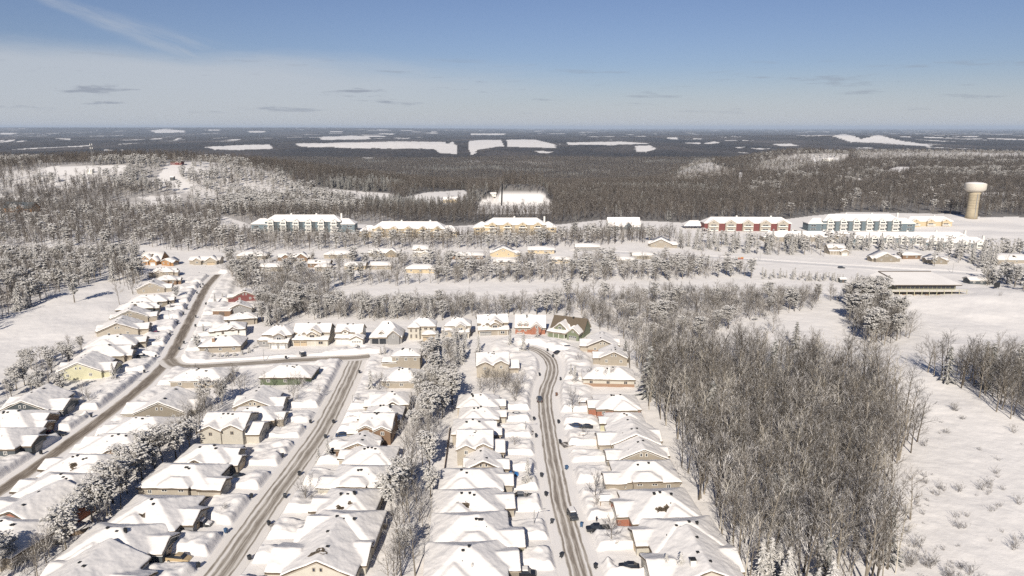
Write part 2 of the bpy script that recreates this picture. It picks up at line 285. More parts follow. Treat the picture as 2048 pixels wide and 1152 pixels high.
# row: road, side, then from the far end towards the camera (u, v, width, depth, plan, wall colour, what it looks like)
ROWS = [
 ('west', -1, [(328, 541, 17, 9, 'C', 'tan', 'tan bungalow with broad snowy roof'), (337, 556, 13, 9, 'A', 'brown', 'brown bungalow deep in snow'), (309, 570, 17, 11, 'B', 'tan', 'tan house with two windows in its gable'),
   (303, 597, 21, 11, 'A', 'taupe', 'long low house under rounded snow'), (276, 612, 20, 10, 'C', 'slate', 'dark walled house with wide white roof'), (268, 628, 19, 10, 'B', 'tan', 'tan gabled house with snowy lean-to'),
   (247, 651, 20, 12, 'B', 'beige', 'beige house with big blank gable'), (232, 681, 22, 12, 'A', 'beige', 'wide beige house with hipped snowy roof'), (212, 703, 21, 12, 'C', 'tan', 'tan house with folded snowy roof'),
   (178, 729, 19, 12, 'B', 'yellow', 'pale yellow gabled house beside pines'), (80, 801, 19, 13, 'B', 'slate', 'dark slate house with tall gable'), (33, 840, 22, 13, 'C', 'brown', 'brown house under a sweeping roof of snow'), (6, 874, 20, 12, 'A', 'slate', 'dark house cut by the picture edge')]),
 ('west', 1, [(487, 587, 14, 9, 'B', 'red', 'white roofed house with small red gable'), (476, 612, 14, 9, 'B', 'grey', 'grey gabled bungalow'), (484, 632, 14, 8, 'A', 'tan', 'snowy roofed bungalow behind a brown shed'),
   (459, 653, 15, 9, 'C', 'white', 'white walled bungalow with hipped roof'), (447, 681, 17, 10, 'H', 'tan', 'tan brick corner bungalow with chimney'),
   (403, 748, 19, 9, 'H', 'tan', 'tan brick bungalow behind bare shrubs'), (330, 806, 20, 12, 'B', 'taupe', 'dark taupe house with one white-framed gable window'), (283, 849, 20, 11, 'A', 'tan', 'house hidden under an unbroken white roof'),
   (232, 886, 20, 11, 'C', 'brown', 'brown walled house beside snowy pines'), (167, 928, 21, 11, 'A', 'tan', 'tan house with three roof vents'), (120, 968, 20, 11, 'A', 'taupe', 'house with smooth peaked roof'),
   (72, 1012, 20, 13, 'B', 'brick', 'large house with reddish eaves'), (12, 1062, 20, 12, 'A', 'tan', 'house at the left picture edge')]),
 ('middle', -1, [(522, 797, 15, 11, 'B', 'beige', 'beige gabled house with round vent'), (517, 825, 16, 9, 'A', 'tan', 'low wide roofed house'), (466, 852, 17, 11, 'D', 'cream', 'cream two-storey house with wide gable'),
   (425, 906, 17, 10, 'C', 'tan', 'tan house with stacked front gables'), (372, 950, 20, 11, 'E', 'beige', 'beige house with windowed front dormer'), (317, 1020, 19, 13, 'A', 'grey', 'grey house under a great white hip roof'),
   (240, 1081, 20, 13, 'A', 'slate', 'dark house with bare patch on its snowy roof'), (190, 1146, 20, 12, 'B', 'white', 'white gabled house at the bottom edge')]),
 ('middle', 1, [(779, 797, 14, 9, 'C', 'beige', 'beige bungalow with hipped snowy roof'), (765, 824, 13, 9, 'A', 'beige', 'narrow pyramid roofed house'), (750, 852, 13, 10, 'D', 'brown', 'brown brick two-storey house with twin gables'),
   (719, 884, 11, 7, 'B', 'brown', 'small brown gabled wing-like house'), (738, 907, 15, 9, 'A', 'beige', 'beige house under flat snow'), (718, 950, 16, 10, 'E', 'cream', 'cream house with twin-window front dormer'),
   (695, 1001, 15, 11, 'A', 'beige', 'beige hip-roofed house with annex'), (685, 1052, 18, 12, 'C', 'beige', 'large beige house with black roof vents'), (648, 1100, 18, 14, 'B', 'cream', 'cream gabled house with round gable vent')]),
 ('east', -1, [(961, 800, 15, 9, 'A', 'beige', 'beige hipped house'), (963, 823, 14, 8, 'A', 'cream', 'cream pyramid roofed house'), (951, 853, 14, 9, 'C', 'beige', 'low beige house with garage wing'),
   (957, 888, 13, 10, 'D', 'beige', 'beige two-storey house with twin gables'), (972, 920, 11, 7, 'B', 'beige', 'small beige gabled house'), (950, 956, 18, 10, 'A', 'beige', 'broad house under smooth rounded snow'),
   (944, 1002, 19, 12, 'A', 'beige', 'broad beige house with peaked white roof'), (945, 1056, 19, 12, 'E', 'olive', 'olive house with four windows in its front dormer'), (940, 1118, 19, 13, 'A', 'taupe', 'broad roofed house at the bottom edge')]),
 ('east', 1, [(1216, 746, 19, 9, 'H', 'cream', 'cream bungalow with brick base'), (1228, 803, 16, 10, 'A', 'brick', 'red brick and yellow hipped house'), (1246, 836, 13, 8, 'A', 'yellow', 'yellow walled bungalow'),
   (1258, 868, 17, 11, 'B', 'beige', 'beige house with long low gable'), (1274, 899, 16, 8, 'B', 'tan', 'tan house with shallow snowy gable'), (1285, 940, 18, 10, 'E', 'tan', 'tan house with curved dormer window'),
   (1312, 1006, 19, 13, 'A', 'brick', 'red brick fronted house with vast white roof'), (1358, 1066, 19, 12, 'A', 'cream', 'cream house beside the wood'), (1385, 1118, 18, 14, 'B', 'cream', 'cream house with chimney at the bottom edge')]),
]
# free-standing houses: u, v, turn, width, depth, plan, wall, label
FREE = [
 (558, 674, -.02, 14, 11, 'F1', 'grey', 'grey and white two-storey house, first in the row north of the cross road'),
 (628, 669, 0, 16, 11, 'F2', 'cream', 'large cream house with tall front gable, second in the row north of the cross road'),
 (701, 668, 0, 14, 10, 'F3', 'white', 'white house with small front dormer and white garage, behind the parked grey car'),
 (775, 667, .03, 14, 11, 'F4', 'grey', 'steep snowy roofed grey house with two dark garage doors'),
 (846, 660, .03, 13, 10, 'F5', 'cream', 'cream two-storey house with tall windows and tan double garage'),
 (914, 656, .05, 13, 10, 'F1', 'beige', 'beige house with arched window and garage, behind the spruces'),
 (985, 650, .1, 14, 11, 'F2', 'tan', 'tan house with green garage doors and porch, left of the red brick house'),
 (1061, 650, -.05, 14, 10, 'F6', 'brick', 'red brick house with two small dormers and white garage door'),
 (1140, 655, -.45, 16, 12, 'F7', 'moss', 'green-grey house with bare brown shingles showing above the snow'),
 (1200, 683, -.1, 15, 11, 'B', 'beige', 'beige gabled house over brown brick at the bend of the street'),
 (1222, 708, -.08, 13, 9, 'B', 'tan', 'tan gabled house with snowy porch, below the brick gabled one at the bend'),
 (580, 744, 0, 19, 10, 'H', 'darkgreen', 'dark green bungalow at the corner of middle and cross roads'),
 (815, 718, 0, 11, 8, 'T', 'tan', 'tan two-storey house with pyramid snowy roof behind the bungalow'),
 (808, 750, 0, 15, 10, 'H', 'tan', 'tan bungalow half hidden by bare trees near the top of the middle road'),
 (990, 729, .05, 16, 11, 'D', 'beige', 'beige twin-gabled house among spruces inside the bend of the right-hand street'),
 (308, 517, -.1, 15, 12, 'F7', 'log', 'log house with steep snowy gable and porch'),
 (341, 521, -.3, 9, 8, 'B', 'log', 'small log garage with exposed timber gable beside the log house'),
 (412, 518, .05, 21, 10, 'F8', 'tan', 'tan double-gabled house at the end of the left-hand road'),
 (507, 508, 0, 21, 11, 'H', 'tan', 'tan bungalow at the west end of the far row'), (590, 512, 0, 24, 10, 'F8', 'brown', 'low brown house with small front gable in the far row'),
 (680, 506, 0, 21, 11, 'H', 'tan', 'low house with rounded white roof among bare trees in the far row'), (770, 503, 0, 23, 11, 'F8', 'taupe', 'house with two steep brown gables in the far row'),
 (842, 502, 0, 13, 10, 'F3', 'cream', 'small cottage with white mansard-like snowy roof and dark porch'), (935, 508, 0, 23, 9, 'G', 'brown', 'long low brown bungalow beside snowy spruces'),
 (1010, 503, 0, 20, 11, 'B', 'gold', 'tan fronted bungalow left of the tall frosted pine'), (1082, 497, 0, 20, 10, 'G', 'gold', 'long snowy roofed bungalow behind frosted pines'),
 (1174, 491, 0, 19, 10, 'G', 'grey', 'bungalow with dark open garage beside the snowy lane'), (1325, 485, -.2, 20, 14, 'B', 'tan', 'large tan gabled house standing above the far road'),
 (1121, 516, 0, 13, 8, 'G', 'gold', 'small ochre house with bright square roof'), (1284, 508, 0, 15, 8, 'G', 'taupe', 'flat fronted house with clean rectangular roof'),
 (1250, 517, 0, 12, 7, 'G', 'grey', 'grey shed-like house beside the rectangular roof'), (1010, 520, 0, 16, 8, 'G', 'tan', 'pale low roof half buried in front of the tan bungalow'),
 (648, 531, 0, 10, 8, 'H', 'tan', 'small tan hut under round snow cap above the golf strip'), (640, 524, 0, 15, 8, 'G', 'brown', 'narrow brown house with two roof vents in the trees'), (545, 531, 0, 15, 8, 'G', 'tan', 'low house hidden in frosted thicket'),
 (712, 528, 0, 14, 8, 'G', 'gold', 'long low house in the frosted thicket, west of its twin'), (763, 528, 0, 14, 8, 'G', 'tan', 'snowy flat roof between frosted trees'), (842, 534, 0, 19, 9, 'H', 'gold', 'ochre bungalow with rounded roof by the golf strip'),
 (1670, 499, 0, 15, 9, 'F3', 'tan', 'two-storey house with white door canopy by the far road'), (1767, 513, .1, 18, 10, 'B', 'taupe', 'tan bungalow with dark garage beyond the far road'),
 (1870, 517, 0, 12, 10, 'B', 'taupe', 'dark gabled house with two windows beyond the far road'), (1818, 509, 0, 13, 8, 'G', 'brown', 'low roof half hidden behind snowy pines beyond the far road'),
 (2022, 519, 0, 26, 12, 'H', 'tan', 'wide low house at the right edge'), (1950, 556, 0, 10, 7, 'G', 'slate', 'small dark service hut east of the clubhouse'), (1855, 382, .2, 16, 12, 'F7', 'white', 'lone white-roofed house in the hillside forest'),
 (1783, 349, 0, 20, 9, 'G', 'taupe', 'farmstead roof in the forest, right of the first hill'), (1690, 466, 0, 14, 8, 'G', 'taupe', 'snowy roof behind the townhouse terrace'),
]
R_ = random.Random(5)
DRIFT = bpy.data.textures.new('drifts', 'CLOUDS'); DRIFT.noise_scale = 2.6; DRIFT.noise_depth = 3
HOUSES = []                                    # x, y, turn, toward-road sign, width, depth, plan, wall, label, snow detail
ROWNAME = {(a, b): "%s's %s side" % (n, 'west' if b < 0 else 'east') for a, n in (('west', 'left road'), ('middle', 'middle road'), ('east', 'right street')) for b in (-1, 1)}
ORD = ['first', 'second', 'third', 'fourth', 'fifth', 'sixth', 'seventh', 'eighth', 'ninth', 'tenth', 'eleventh', 'twelfth', 'thirteenth', 'fourteenth', 'fifteenth']
DRIVES = {k: [] for k in ROADS}
for rd, side, hs in ROWS:
    ln = ROADS[rd][0]
    for i, (u, v, W, D, plan, wall, look) in enumerate(hs):
        x, y = P(u, v, 4.0)
        k = int(np.argmin(np.hypot(ln[:, 0] - x, ln[:, 1] - y))); k = min(max(k, 2), len(ln) - 3); t = ln[k + 2] - ln[k - 2]
        rz = math.atan2(t[1], t[0]) - PI / 2
        if plan == 'H': rz *= .4
        HOUSES.append((x, y, rz, -side, W, D, plan, wall, '%s, %s from far end, %s' % (look, ORD[i], ROWNAME[rd, side]), True))
        _, s0, _ = road_near(np.array([x]), np.array([y]), rd); DRIVES[rd].append((side, s0[0] - 2.0, x, y))
for u, v, rz, W, D, plan, wall, label in FREE:
    x, y = P(u, v, 3.5) if v > 435 else land(u, v + 3); HOUSES.append((x, y, rz, -1 if u > 1150 and v > 600 else 1, W, D, plan, wall, label, y < 420))
for u in (580, 620, 711, 768, 850): DRIVES['cross'].append((1 if u < 0 else 9, 0, *P(u, 690)))
CLUB = P(1848, 578)

# clearings: outlines in the photo, no forest in them, snow instead
CLEAR = [[(80, 345), (100, 333), (250, 330), (256, 342), (150, 350), (90, 352)], [(326, 338), (338, 329), (352, 331), (350, 346), (392, 376), (400, 388), (350, 380), (300, 362)], [(350, 331), (400, 336), (425, 348), (400, 345), (352, 340)],
 [(0, 372), (60, 360), (80, 360), (30, 374)], [(0, 388), (40, 392), (36, 400), (0, 398)], [(480, 366), (560, 384), (640, 400), (635, 404), (550, 390), (478, 371)], [(615, 373), (700, 382), (785, 388), (788, 400), (700, 396), (640, 386)],
 [(805, 396), (850, 385), (930, 380), (938, 398), (905, 412), (850, 404)], [(275, 394), (360, 389), (364, 398), (290, 402)], [(945, 427), (965, 400), (1000, 388), (1008, 383), (1084, 386), (1108, 412), (1100, 427), (1010, 428)],
 [(1478, 345), (1486, 345), (1484, 364), (1476, 362)], [(1765, 345), (1790, 334), (1840, 333), (1800, 346)], [(1700, 356), (1740, 358), (1720, 364)], [(1590, 360), (1640, 352), (1600, 362)],
 [(1770, 362), (1815, 361), (1800, 366)], [(1915, 386), (2048, 384), (2048, 390), (1920, 392)], [(1620, 317), (1680, 316), (1680, 322), (1625, 322)], [(110, 366), (180, 354), (140, 372), (100, 378)],
 [(190, 408), (330, 402), (330, 410), (200, 414)], [(340, 436), (362, 440), (350, 447)]]
FAR_FIELDS = [[(410, 294), (480, 290), (540, 289), (545, 297), (480, 300), (430, 299)], [(590, 287), (800, 283), (900, 284), (960, 280), (1070, 279), (1110, 289), (1112, 296), (1000, 293), (955, 299), (948, 310), (880, 306), (868, 298), (700, 296), (600, 293)],
 [(638, 275), (705, 271), (738, 273), (740, 278), (645, 280)], [(300, 261), (330, 258), (368, 261), (370, 265), (312, 266)], [(0, 281), (30, 279), (62, 283), (0, 285)], [(0, 266), (40, 266), (20, 269), (0, 269)], [(110, 277), (145, 277), (140, 280)],
 [(410, 259), (440, 259), (440, 261), (410, 261)], [(180, 260), (200, 261), (180, 262)], [(757, 267), (790, 267), (785, 269), (760, 269)], [(930, 267), (1010, 267), (1010, 270), (930, 270)], [(495, 262), (530, 262), (530, 265), (500, 265)],
 [(1120, 285), (1240, 283), (1300, 287), (1220, 290), (1120, 289)], [(1270, 292), (1300, 291), (1312, 297), (1290, 304), (1272, 303)], [(1405, 287), (1430, 283), (1440, 285), (1425, 288)], [(1360, 286), (1400, 285), (1400, 288)], [(1545, 288), (1580, 287), (1600, 292), (1560, 292)],
 [(1665, 272), (1688, 268), (1712, 273), (1720, 278), (1755, 270), (1785, 277), (1800, 281), (1865, 291), (1860, 293), (1770, 286), (1700, 284), (1690, 280)], [(1500, 296), (1540, 297), (1520, 299)], [(1040, 322), (1110, 326), (1100, 328), (1025, 324)], [(720, 315), (745, 315), (740, 318)], [(930, 321), (1010, 324), (930, 323)],
 [(45, 310), (75, 309), (70, 313)], [(208, 299), (256, 300), (210, 301)], [(1070, 302), (1105, 303), (1100, 306), (1080, 306)], [(1460, 294), (1490, 294), (1480, 296)], [(840, 266), (870, 265), (880, 267)], [(1700, 296), (1740, 295), (1750, 297)], [(1890, 272), (1960, 272), (1950, 274)]]

TOPU = [-300, 0, 300, 440, 500, 730, 760, 900, 960, 1120, 1200, 1300, 1380, 1420, 1560, 1620, 1700, 1900, 1960, 2048, 2400]
TOPV = [421, 421, 421, 430, 449, 449, 453, 453, 449, 449, 440, 442, 446, 438, 440, 432, 424, 428, 434, 434, 434]
BRIGHT = [[(335, 326), (420, 322), (560, 345), (640, 395), (450, 402), (300, 375)], [(1340, 372), (1365, 335), (1405, 318), (1450, 335), (1480, 360), (1420, 368)], [(1490, 350), (1530, 322), (1590, 308), (1700, 306), (1690, 330), (1560, 352)], [(1700, 302), (2100, 300), (2100, 318), (1720, 322)], [(0, 345), (80, 335), (250, 345), (250, 372), (0, 385)]]
D_ = math.radians
CARS = [(1079, 799, D_(91), 'suv', 'charcoal', 'dark car driving away on the right-hand street near the bend', 0), (1145, 1031, D_(-78), 'suv', 'charcoal', 'dark car with snow on its roof driving down the right-hand street', 1),
  (1035, 829, D_(2), 'car', 'white', 'white car parked side-on in a yard left of the right-hand street', 0), (1021, 948, D_(0), 'car', 'blue', 'bright blue car nosed against the house above the grey pickup', 0),
  (1043, 994, D_(180), 'pickup', 'grey', 'grey crew-cab pickup in a driveway left of the right-hand street', 0), (1196, 1058, D_(184), 'pickup', 'black', 'black pickup with covered bed beside the bare yard tree', 0), (1150, 852, D_(175), 'car', 'navy', 'dark blue car in a driveway by the brick and yellow house', 0),
  (1172, 854, D_(170), 'car', 'black', 'black car tucked behind the dark blue one', 0), (1258, 1133, D_(176), 'car', 'black', 'low black car near the bottom edge right of the street', 0), (1051, 1148, D_(0), 'suv', 'black', 'black car with snow on bonnet at the bottom edge', 1),
  (1117, 705, D_(30), 'car', 'black', 'black car at the turning circle, nearer the street', 0), (1138, 696, D_(12), 'suv', 'black', 'black car at the turning circle, nearer the garage', 0), (357, 1118, D_(-8), 'pickup', 'tan', 'tan pickup with dark bed in the lowest driveway of the middle road', 0),
  (405, 1049, D_(-5), 'suv', 'charcoal', 'dark car under a thick slab of snow in the middle road driveway', 2), (477, 953, D_(0), 'car', 'black', 'black car in the shade beside the dormered house', 0), (76, 968, D_(20), 'car', 'grey', 'car capped with snow by the left-hand road', 2),
  (33, 906, D_(0), 'car', 'black', 'black car in front of the lower left houses', 0), (143, 837, D_(10), 'car', 'black', 'black car beside the small snowy spruce', 0), (100, 868, D_(5), 'suv', 'red', 'dark red car under the bare tree by the left road', 0), (117, 868, D_(5), 'car', 'black', 'black car right of the dark red one', 0),
  (704, 838, D_(0), 'car', 'white', 'white car in a driveway right of the middle road', 1), (686, 870, D_(10), 'car', 'navy', 'blue car beside the brown brick house', 0), (675, 905, D_(0), 'suv', 'black', 'black car next to the yard spruce', 0),
  (348, 616, D_(0), 'suv', 'black', 'black car in the upper driveway of the left-hand road', 0), (336, 625, D_(0), 'car', 'charcoal', 'dark grey car one driveway below the black one', 0), (314, 666, D_(0), 'car', 'red', 'dark red car in front of the big beige gable', 0), (285, 714, D_(0), 'suv', 'grey', 'snow topped grey car above the pale yellow house', 1),
  (396, 688, D_(0), 'suv', 'green', 'dark green car by the chimney bungalow', 1), (436, 626, D_(0), 'car', 'blue', 'blue car beside the grey gabled bungalow', 1), (712, 698, D_(-90), 'suv', 'grey', 'grey car facing out of the driveway of the white house', 1), (605, 709, D_(-60), 'suv', 'black', 'dark car wrapped in snow at the cross road kerb', 1),
  (832, 675, D_(-90), 'car', 'black', 'dark car beside the green garage doors', 0), (1590, 462, D_(10), 'car', 'black', 'dark car on the snow between the red and blue-green blocks', 1), (1683, 535, D_(0), 'suv', 'charcoal', 'dark car on the far road', 0), (1738, 471, D_(0), 'car', 'black', 'dark car in front of the blue-green block', 1),
  (1420, 461, D_(0), 'car', 'grey', 'car parked before the red block', 2)]
BINS = [(406, 569), (401, 574), (394, 586), (374, 618), (367, 628), (355, 646), (340, 669), (312, 714), (289, 744), (412, 608), (392, 634), (391, 652), (368, 686), (359, 698), (183, 833), (82, 907), (173, 880), (56, 966), (503, 994), (452, 1064), (499, 1118), (397, 1133),
 (621, 845), (667, 845), (651, 875), (599, 949), (570, 994), (538, 1049), (719, 745), (566, 913), (1079, 750), (1121, 759), (1068, 839), (1117, 845), (1072, 873), (1120, 885), (1133, 937), (1083, 952), (1092, 990), (1104, 1045), (1163, 1052), (1123, 1113), (1191, 1135), (1095, 701), (1106, 713), (1113, 790), (572, 716)]
def build_ground():
    ys = [40.0]
    while ys[-1] < 90: ys.append(ys[-1] + 1.2)
    while ys[-1] < 900: ys.append(ys[-1] + max(.45, ys[-1] ** 2 / (95 * F) * 1.15))
    while ys[-1] < 90000: ys.append(ys[-1] * 1.0125)
    ys = np.array(ys); ts = np.linspace(-1.0, 1.0, 1251)
    wy = np.where(ys < 90, ys, ys); X = ts[None, :] * (wy[:, None] * .9 + 70); Y = np.repeat(ys[:, None], len(ts), 1)
    Z = base(X, Y); n, k = X.shape
    nr = ys < 620; x = X[nr]; y = Y[nr]; add = np.zeros(x.shape)
    lump = fbm(x / 3.1, y / 3.1, 4, 21); lump2 = fbm(x / 9, y / 9, 3, 31); rough = fbm(x / .9, y / .9, 3, 41)
    best = np.full(x.shape, 1e9); hsum = np.zeros(x.shape)
    for rd in ROADS:
        w = ROADS[rd][1]; d, s, side = road_near(x, y, rd); drv = np.ones(x.shape)
        for q in DRIVES[rd]:
            sg, s0 = q[0], q[1]
            if sg == 9: continue
            k_ = side * sg > 0; dd = S(np.abs(s - s0 + .5 * (lump2 - .5)), 1.9, 3.1); drv = np.where(k_, drv * dd, drv)
        if rd in ('far',): h = .7 * S(d, w, w + 1.5) * (1 - S(d, w + 2, w + 6))
        elif rd == 'cross': h = (.55 + .5 * lump) * S(d, w, w + 1.2) * (1 - .5 * S(d, w + 2, w + 4)) * (1 - S(d, w + 8, w + 12))
        else: h = (1.95 + 1.7 * (lump - .5) + 1.3 * (lump2 - .5)) * S(d, w + .3, w + 1.9) * (1 - .2 * S(d, w + 3, w + 7)) * (1 - S(d, w + 9.5, w + 14)) * drv
        near = d < best; best = np.minimum(best, d)
        h = h + .06 * (rough - .5) * S(d, w - 1, w + 1)
        hsum = np.maximum(hsum, np.where(d < 30, h, 0))
    for u, v in [(a[0], a[1]) for a in CARS if a[1] > 540]:
        px, py = P(u, v); hsum *= S(np.hypot((x - px) * .62, y - py), 1.7, 3.0) * .92 + .08
    for u, v in BINS: px, py = P(u, v + 1); hsum *= S(np.hypot(x - px, y - py), .8, 1.9)
    keep = np.ones(x.shape)
    for rd in ROADS:
        d, s, side = road_near(x, y, rd); keep *= S(d, ROADS[rd][1] - .3, ROADS[rd][1] + 1.2)
    yard = .5 * (lump2 - .5) + .3 * (lump - .5) + .4
    z = Z[nr] + keep * np.maximum(hsum, yard * S(best, 4, 8)) - .08 * (1 - keep)
    for H in HOUSES:
        if H[1] > 560: continue
        q = (np.abs(x - H[0]) < 12) & (np.abs(y - H[1]) < 9)
    Z[nr] = z
    fr = ys > 2200; Z[fr] += 9 * (fbm(X[fr] / 55, Y[fr] / 55, 2, 61)) * (1 - S(Y[fr], 9000, 14000))
    U, V = proj(X, Y, Z)
    top = np.interp(U, TOPU, TOPV)
    wood = np.where(V < top, .8 + .2 * S(Y, 1000, 1900), 0); wood = np.where((U < 462 + 2.7 * (V - 318)) & (Y < 1700), wood * .6, wood)  # mask for brush brown and painted tree shade on the forest floor
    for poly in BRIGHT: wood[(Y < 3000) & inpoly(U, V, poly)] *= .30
    open_ = np.zeros(X.shape, bool); vis = (U > -300) & (U < 2350) & (Y > 780)
    jit = (fbm(X / 90, Y / 90, 3, 71) - .5)
    Vb = V + jit * 1.6; Ub = U + jit * 10
    for poly in CLEAR + FAR_FIELDS:
        a = np.array(poly); b = (Ub > a[:, 0].min()) & (Ub < a[:, 0].max()) & (Vb > a[:, 1].min()) & (Vb < a[:, 1].max()) & vis
        if b.any(): open_[b] |= inpoly(Ub[b], Vb[b], poly)
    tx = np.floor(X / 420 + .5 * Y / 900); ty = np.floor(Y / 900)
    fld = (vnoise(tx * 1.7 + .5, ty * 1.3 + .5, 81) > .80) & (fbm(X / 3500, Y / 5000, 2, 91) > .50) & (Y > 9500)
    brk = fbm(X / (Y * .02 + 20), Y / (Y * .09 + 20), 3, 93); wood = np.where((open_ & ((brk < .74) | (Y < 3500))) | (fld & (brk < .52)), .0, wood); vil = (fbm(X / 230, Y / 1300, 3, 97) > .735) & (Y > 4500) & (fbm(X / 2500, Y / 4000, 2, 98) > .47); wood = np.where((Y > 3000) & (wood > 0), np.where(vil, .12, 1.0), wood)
    me = bpy.data.meshes.new('ground'); v = np.stack([X, Y, Z], -1).reshape(-1, 3).astype(np.float32)
    i = np.arange(n - 1)[:, None] * k + np.arange(k - 1)[None, :]; f = np.stack([i, i + 1, i + 1 + k, i + k], -1).reshape(-1, 4).astype(np.int32)
    me.vertices.add(len(v)); me.vertices.foreach_set('co', v.ravel()); me.loops.add(f.size); me.loops.foreach_set('vertex_index', f.ravel())
    me.polygons.add(len(f)); me.polygons.foreach_set('loop_start', np.arange(0, f.size, 4, dtype=np.int32)); me.polygons.foreach_set('use_smooth', np.ones(len(f), bool))
    me.update(calc_edges=True)
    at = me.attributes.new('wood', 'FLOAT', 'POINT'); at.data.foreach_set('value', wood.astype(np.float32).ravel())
    m, N, L, B = new_mat('ground_snow_woods_and_shade'); tc = N.new('ShaderNodeTexCoord'); A = N.new('ShaderNodeAttribute'); A.attribute_name = 'wood'
    g1 = noise_n(N, L, tc.outputs['Object'], .9, 7, .6); g2 = noise_n(N, L, tc.outputs['Object'], .05, 4)
    sn = ramp(N, L, g2, [(.3, tuple(c * .95 for c in SNOWC)), (.6, SNOWC)])
    mpn = N.new('ShaderNodeMapping'); mpn.inputs['Scale'].default_value = (1, .33, 1); L.new(tc.outputs['Object'], mpn.inputs[0])
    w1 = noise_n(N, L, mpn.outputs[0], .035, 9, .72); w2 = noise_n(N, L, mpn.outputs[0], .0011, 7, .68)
    c1 = ramp(N, L, w1, [(.30, (.040, .038, .036)), (.52, (.082, .074, .066)), (.64, (.125, .115, .105)), (.78, (.25, .235, .22))])  # woodland browns, with the shade under the trees put into the colour
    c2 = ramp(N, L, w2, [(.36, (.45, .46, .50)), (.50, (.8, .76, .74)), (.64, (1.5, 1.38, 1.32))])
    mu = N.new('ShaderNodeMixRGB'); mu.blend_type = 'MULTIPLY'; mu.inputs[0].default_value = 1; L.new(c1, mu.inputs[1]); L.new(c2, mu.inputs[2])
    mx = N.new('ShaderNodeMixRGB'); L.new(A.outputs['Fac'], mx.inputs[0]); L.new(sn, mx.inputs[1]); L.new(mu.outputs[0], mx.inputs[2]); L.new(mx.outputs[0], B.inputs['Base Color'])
    b = N.new('ShaderNodeBump'); b.inputs['Strength'].default_value = .45; b.inputs['Distance'].default_value = .25; L.new(g1, b.inputs['Height']); L.new(b.outputs[0], B.inputs['Normal'])
    B.inputs['Roughness'].default_value = .8; B.inputs['Specular IOR Level'].default_value = .12
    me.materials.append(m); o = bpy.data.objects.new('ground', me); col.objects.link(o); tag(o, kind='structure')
build_ground()

def road_material(name, tracks, dark, mid, edge):
    m, N, L, B = new_mat(name); uv = N.new('ShaderNodeUVMap'); uv.uv_map = 'UVMap'
    sp_ = N.new('ShaderNodeSeparateXYZ'); L.new(uv.outputs[0], sp_.inputs[0])
    def mt(op, a, b=None):
        n = N.new('ShaderNodeMath'); n.operation = op
        for i, v in enumerate((a, b)):
            if v is None: continue
            if isinstance(v, (int, float)): n.inputs[i].default_value = v
            else: L.new(v, n.inputs[i])
        return n.outputs[0]
    cb = N.new('ShaderNodeCombineXYZ'); L.new(mt('MULTIPLY', sp_.outputs[0], 2.6), cb.inputs[0]); L.new(mt('MULTIPLY', sp_.outputs[1], .10), cb.inputs[1])
    streak = noise_n(N, L, cb.outputs[0], 1.2, 6, .65)
    cb2 = N.new('ShaderNodeCombineXYZ'); L.new(sp_.outputs[0], cb2.inputs[0]); L.new(mt('MULTIPLY', sp_.outputs[1], .35), cb2.inputs[1]); patch = noise_n(N, L, cb2.outputs[0], .35, 5, .6)
    s = None
    for c, w in tracks:
        t = N.new('ShaderNodeMapRange'); t.interpolation_type = 'SMOOTHSTEP'; L.new(mt('ABSOLUTE', mt('SUBTRACT', mt('ADD', sp_.outputs[0], mt('MULTIPLY', mt('SUBTRACT', patch, .5), 1.2)), c)), t.inputs[0])
        t.inputs[1].default_value = w; t.inputs[2].default_value = w * .15; t = t.outputs[0]; s = t if s is None else mt('MAXIMUM', s, t)
    s = mt('MULTIPLY', s, mt('ADD', mt('MULTIPLY', streak, 1.5), -.12)); s = mt('ADD', s, mt('MULTIPLY', mt('SUBTRACT', streak, .5), .22)); s = mt('MULTIPLY', s, mt('ADD', mt('MULTIPLY', patch, 1.2), .35))
    L.new(ramp(N, L, s, [(0.0, edge), (.22, mid), (.62, dark), (1, tuple(k * .7 for k in dark))]), B.inputs['Base Color']); B.inputs['Roughness'].default_value = .75
    b = N.new('ShaderNodeBump'); b.inputs['Strength'].default_value = .5; b.inputs['Distance'].default_value = .06; L.new(streak, b.inputs['Height']); L.new(b.outputs[0], B.inputs['Normal'])
    return m
EDGE = (.78, .735, .685)
RM = dict(west=road_material('slush_dark', [(0.3, 2.6), (-.9, 1.9)], (.17, .135, .10), (.42, .365, .30), EDGE),
          cross=road_material('slush_cross', [(-.8, 2.0), (1.2, 1.6)], (.24, .20, .155), (.46, .41, .345), (.68, .63, .57)),
          middle=road_material('slush_middle', [(.9, 1.5), (-1.0, .8), (2.6, .5), (-2.6, .5)], (.27, .23, .185), (.55, .50, .43), (.74, .69, .63)),
          east=road_material('slush_east', [(-.8, 1.0), (.8, .9), (2.2, .5), (-2.2, .5)], (.25, .21, .17), (.53, .48, .41), EDGE),
          far=road_material('slush_far', [(0, .6)], (.5, .47, .43), (.6, .57, .53), (.68, .65, .62)))
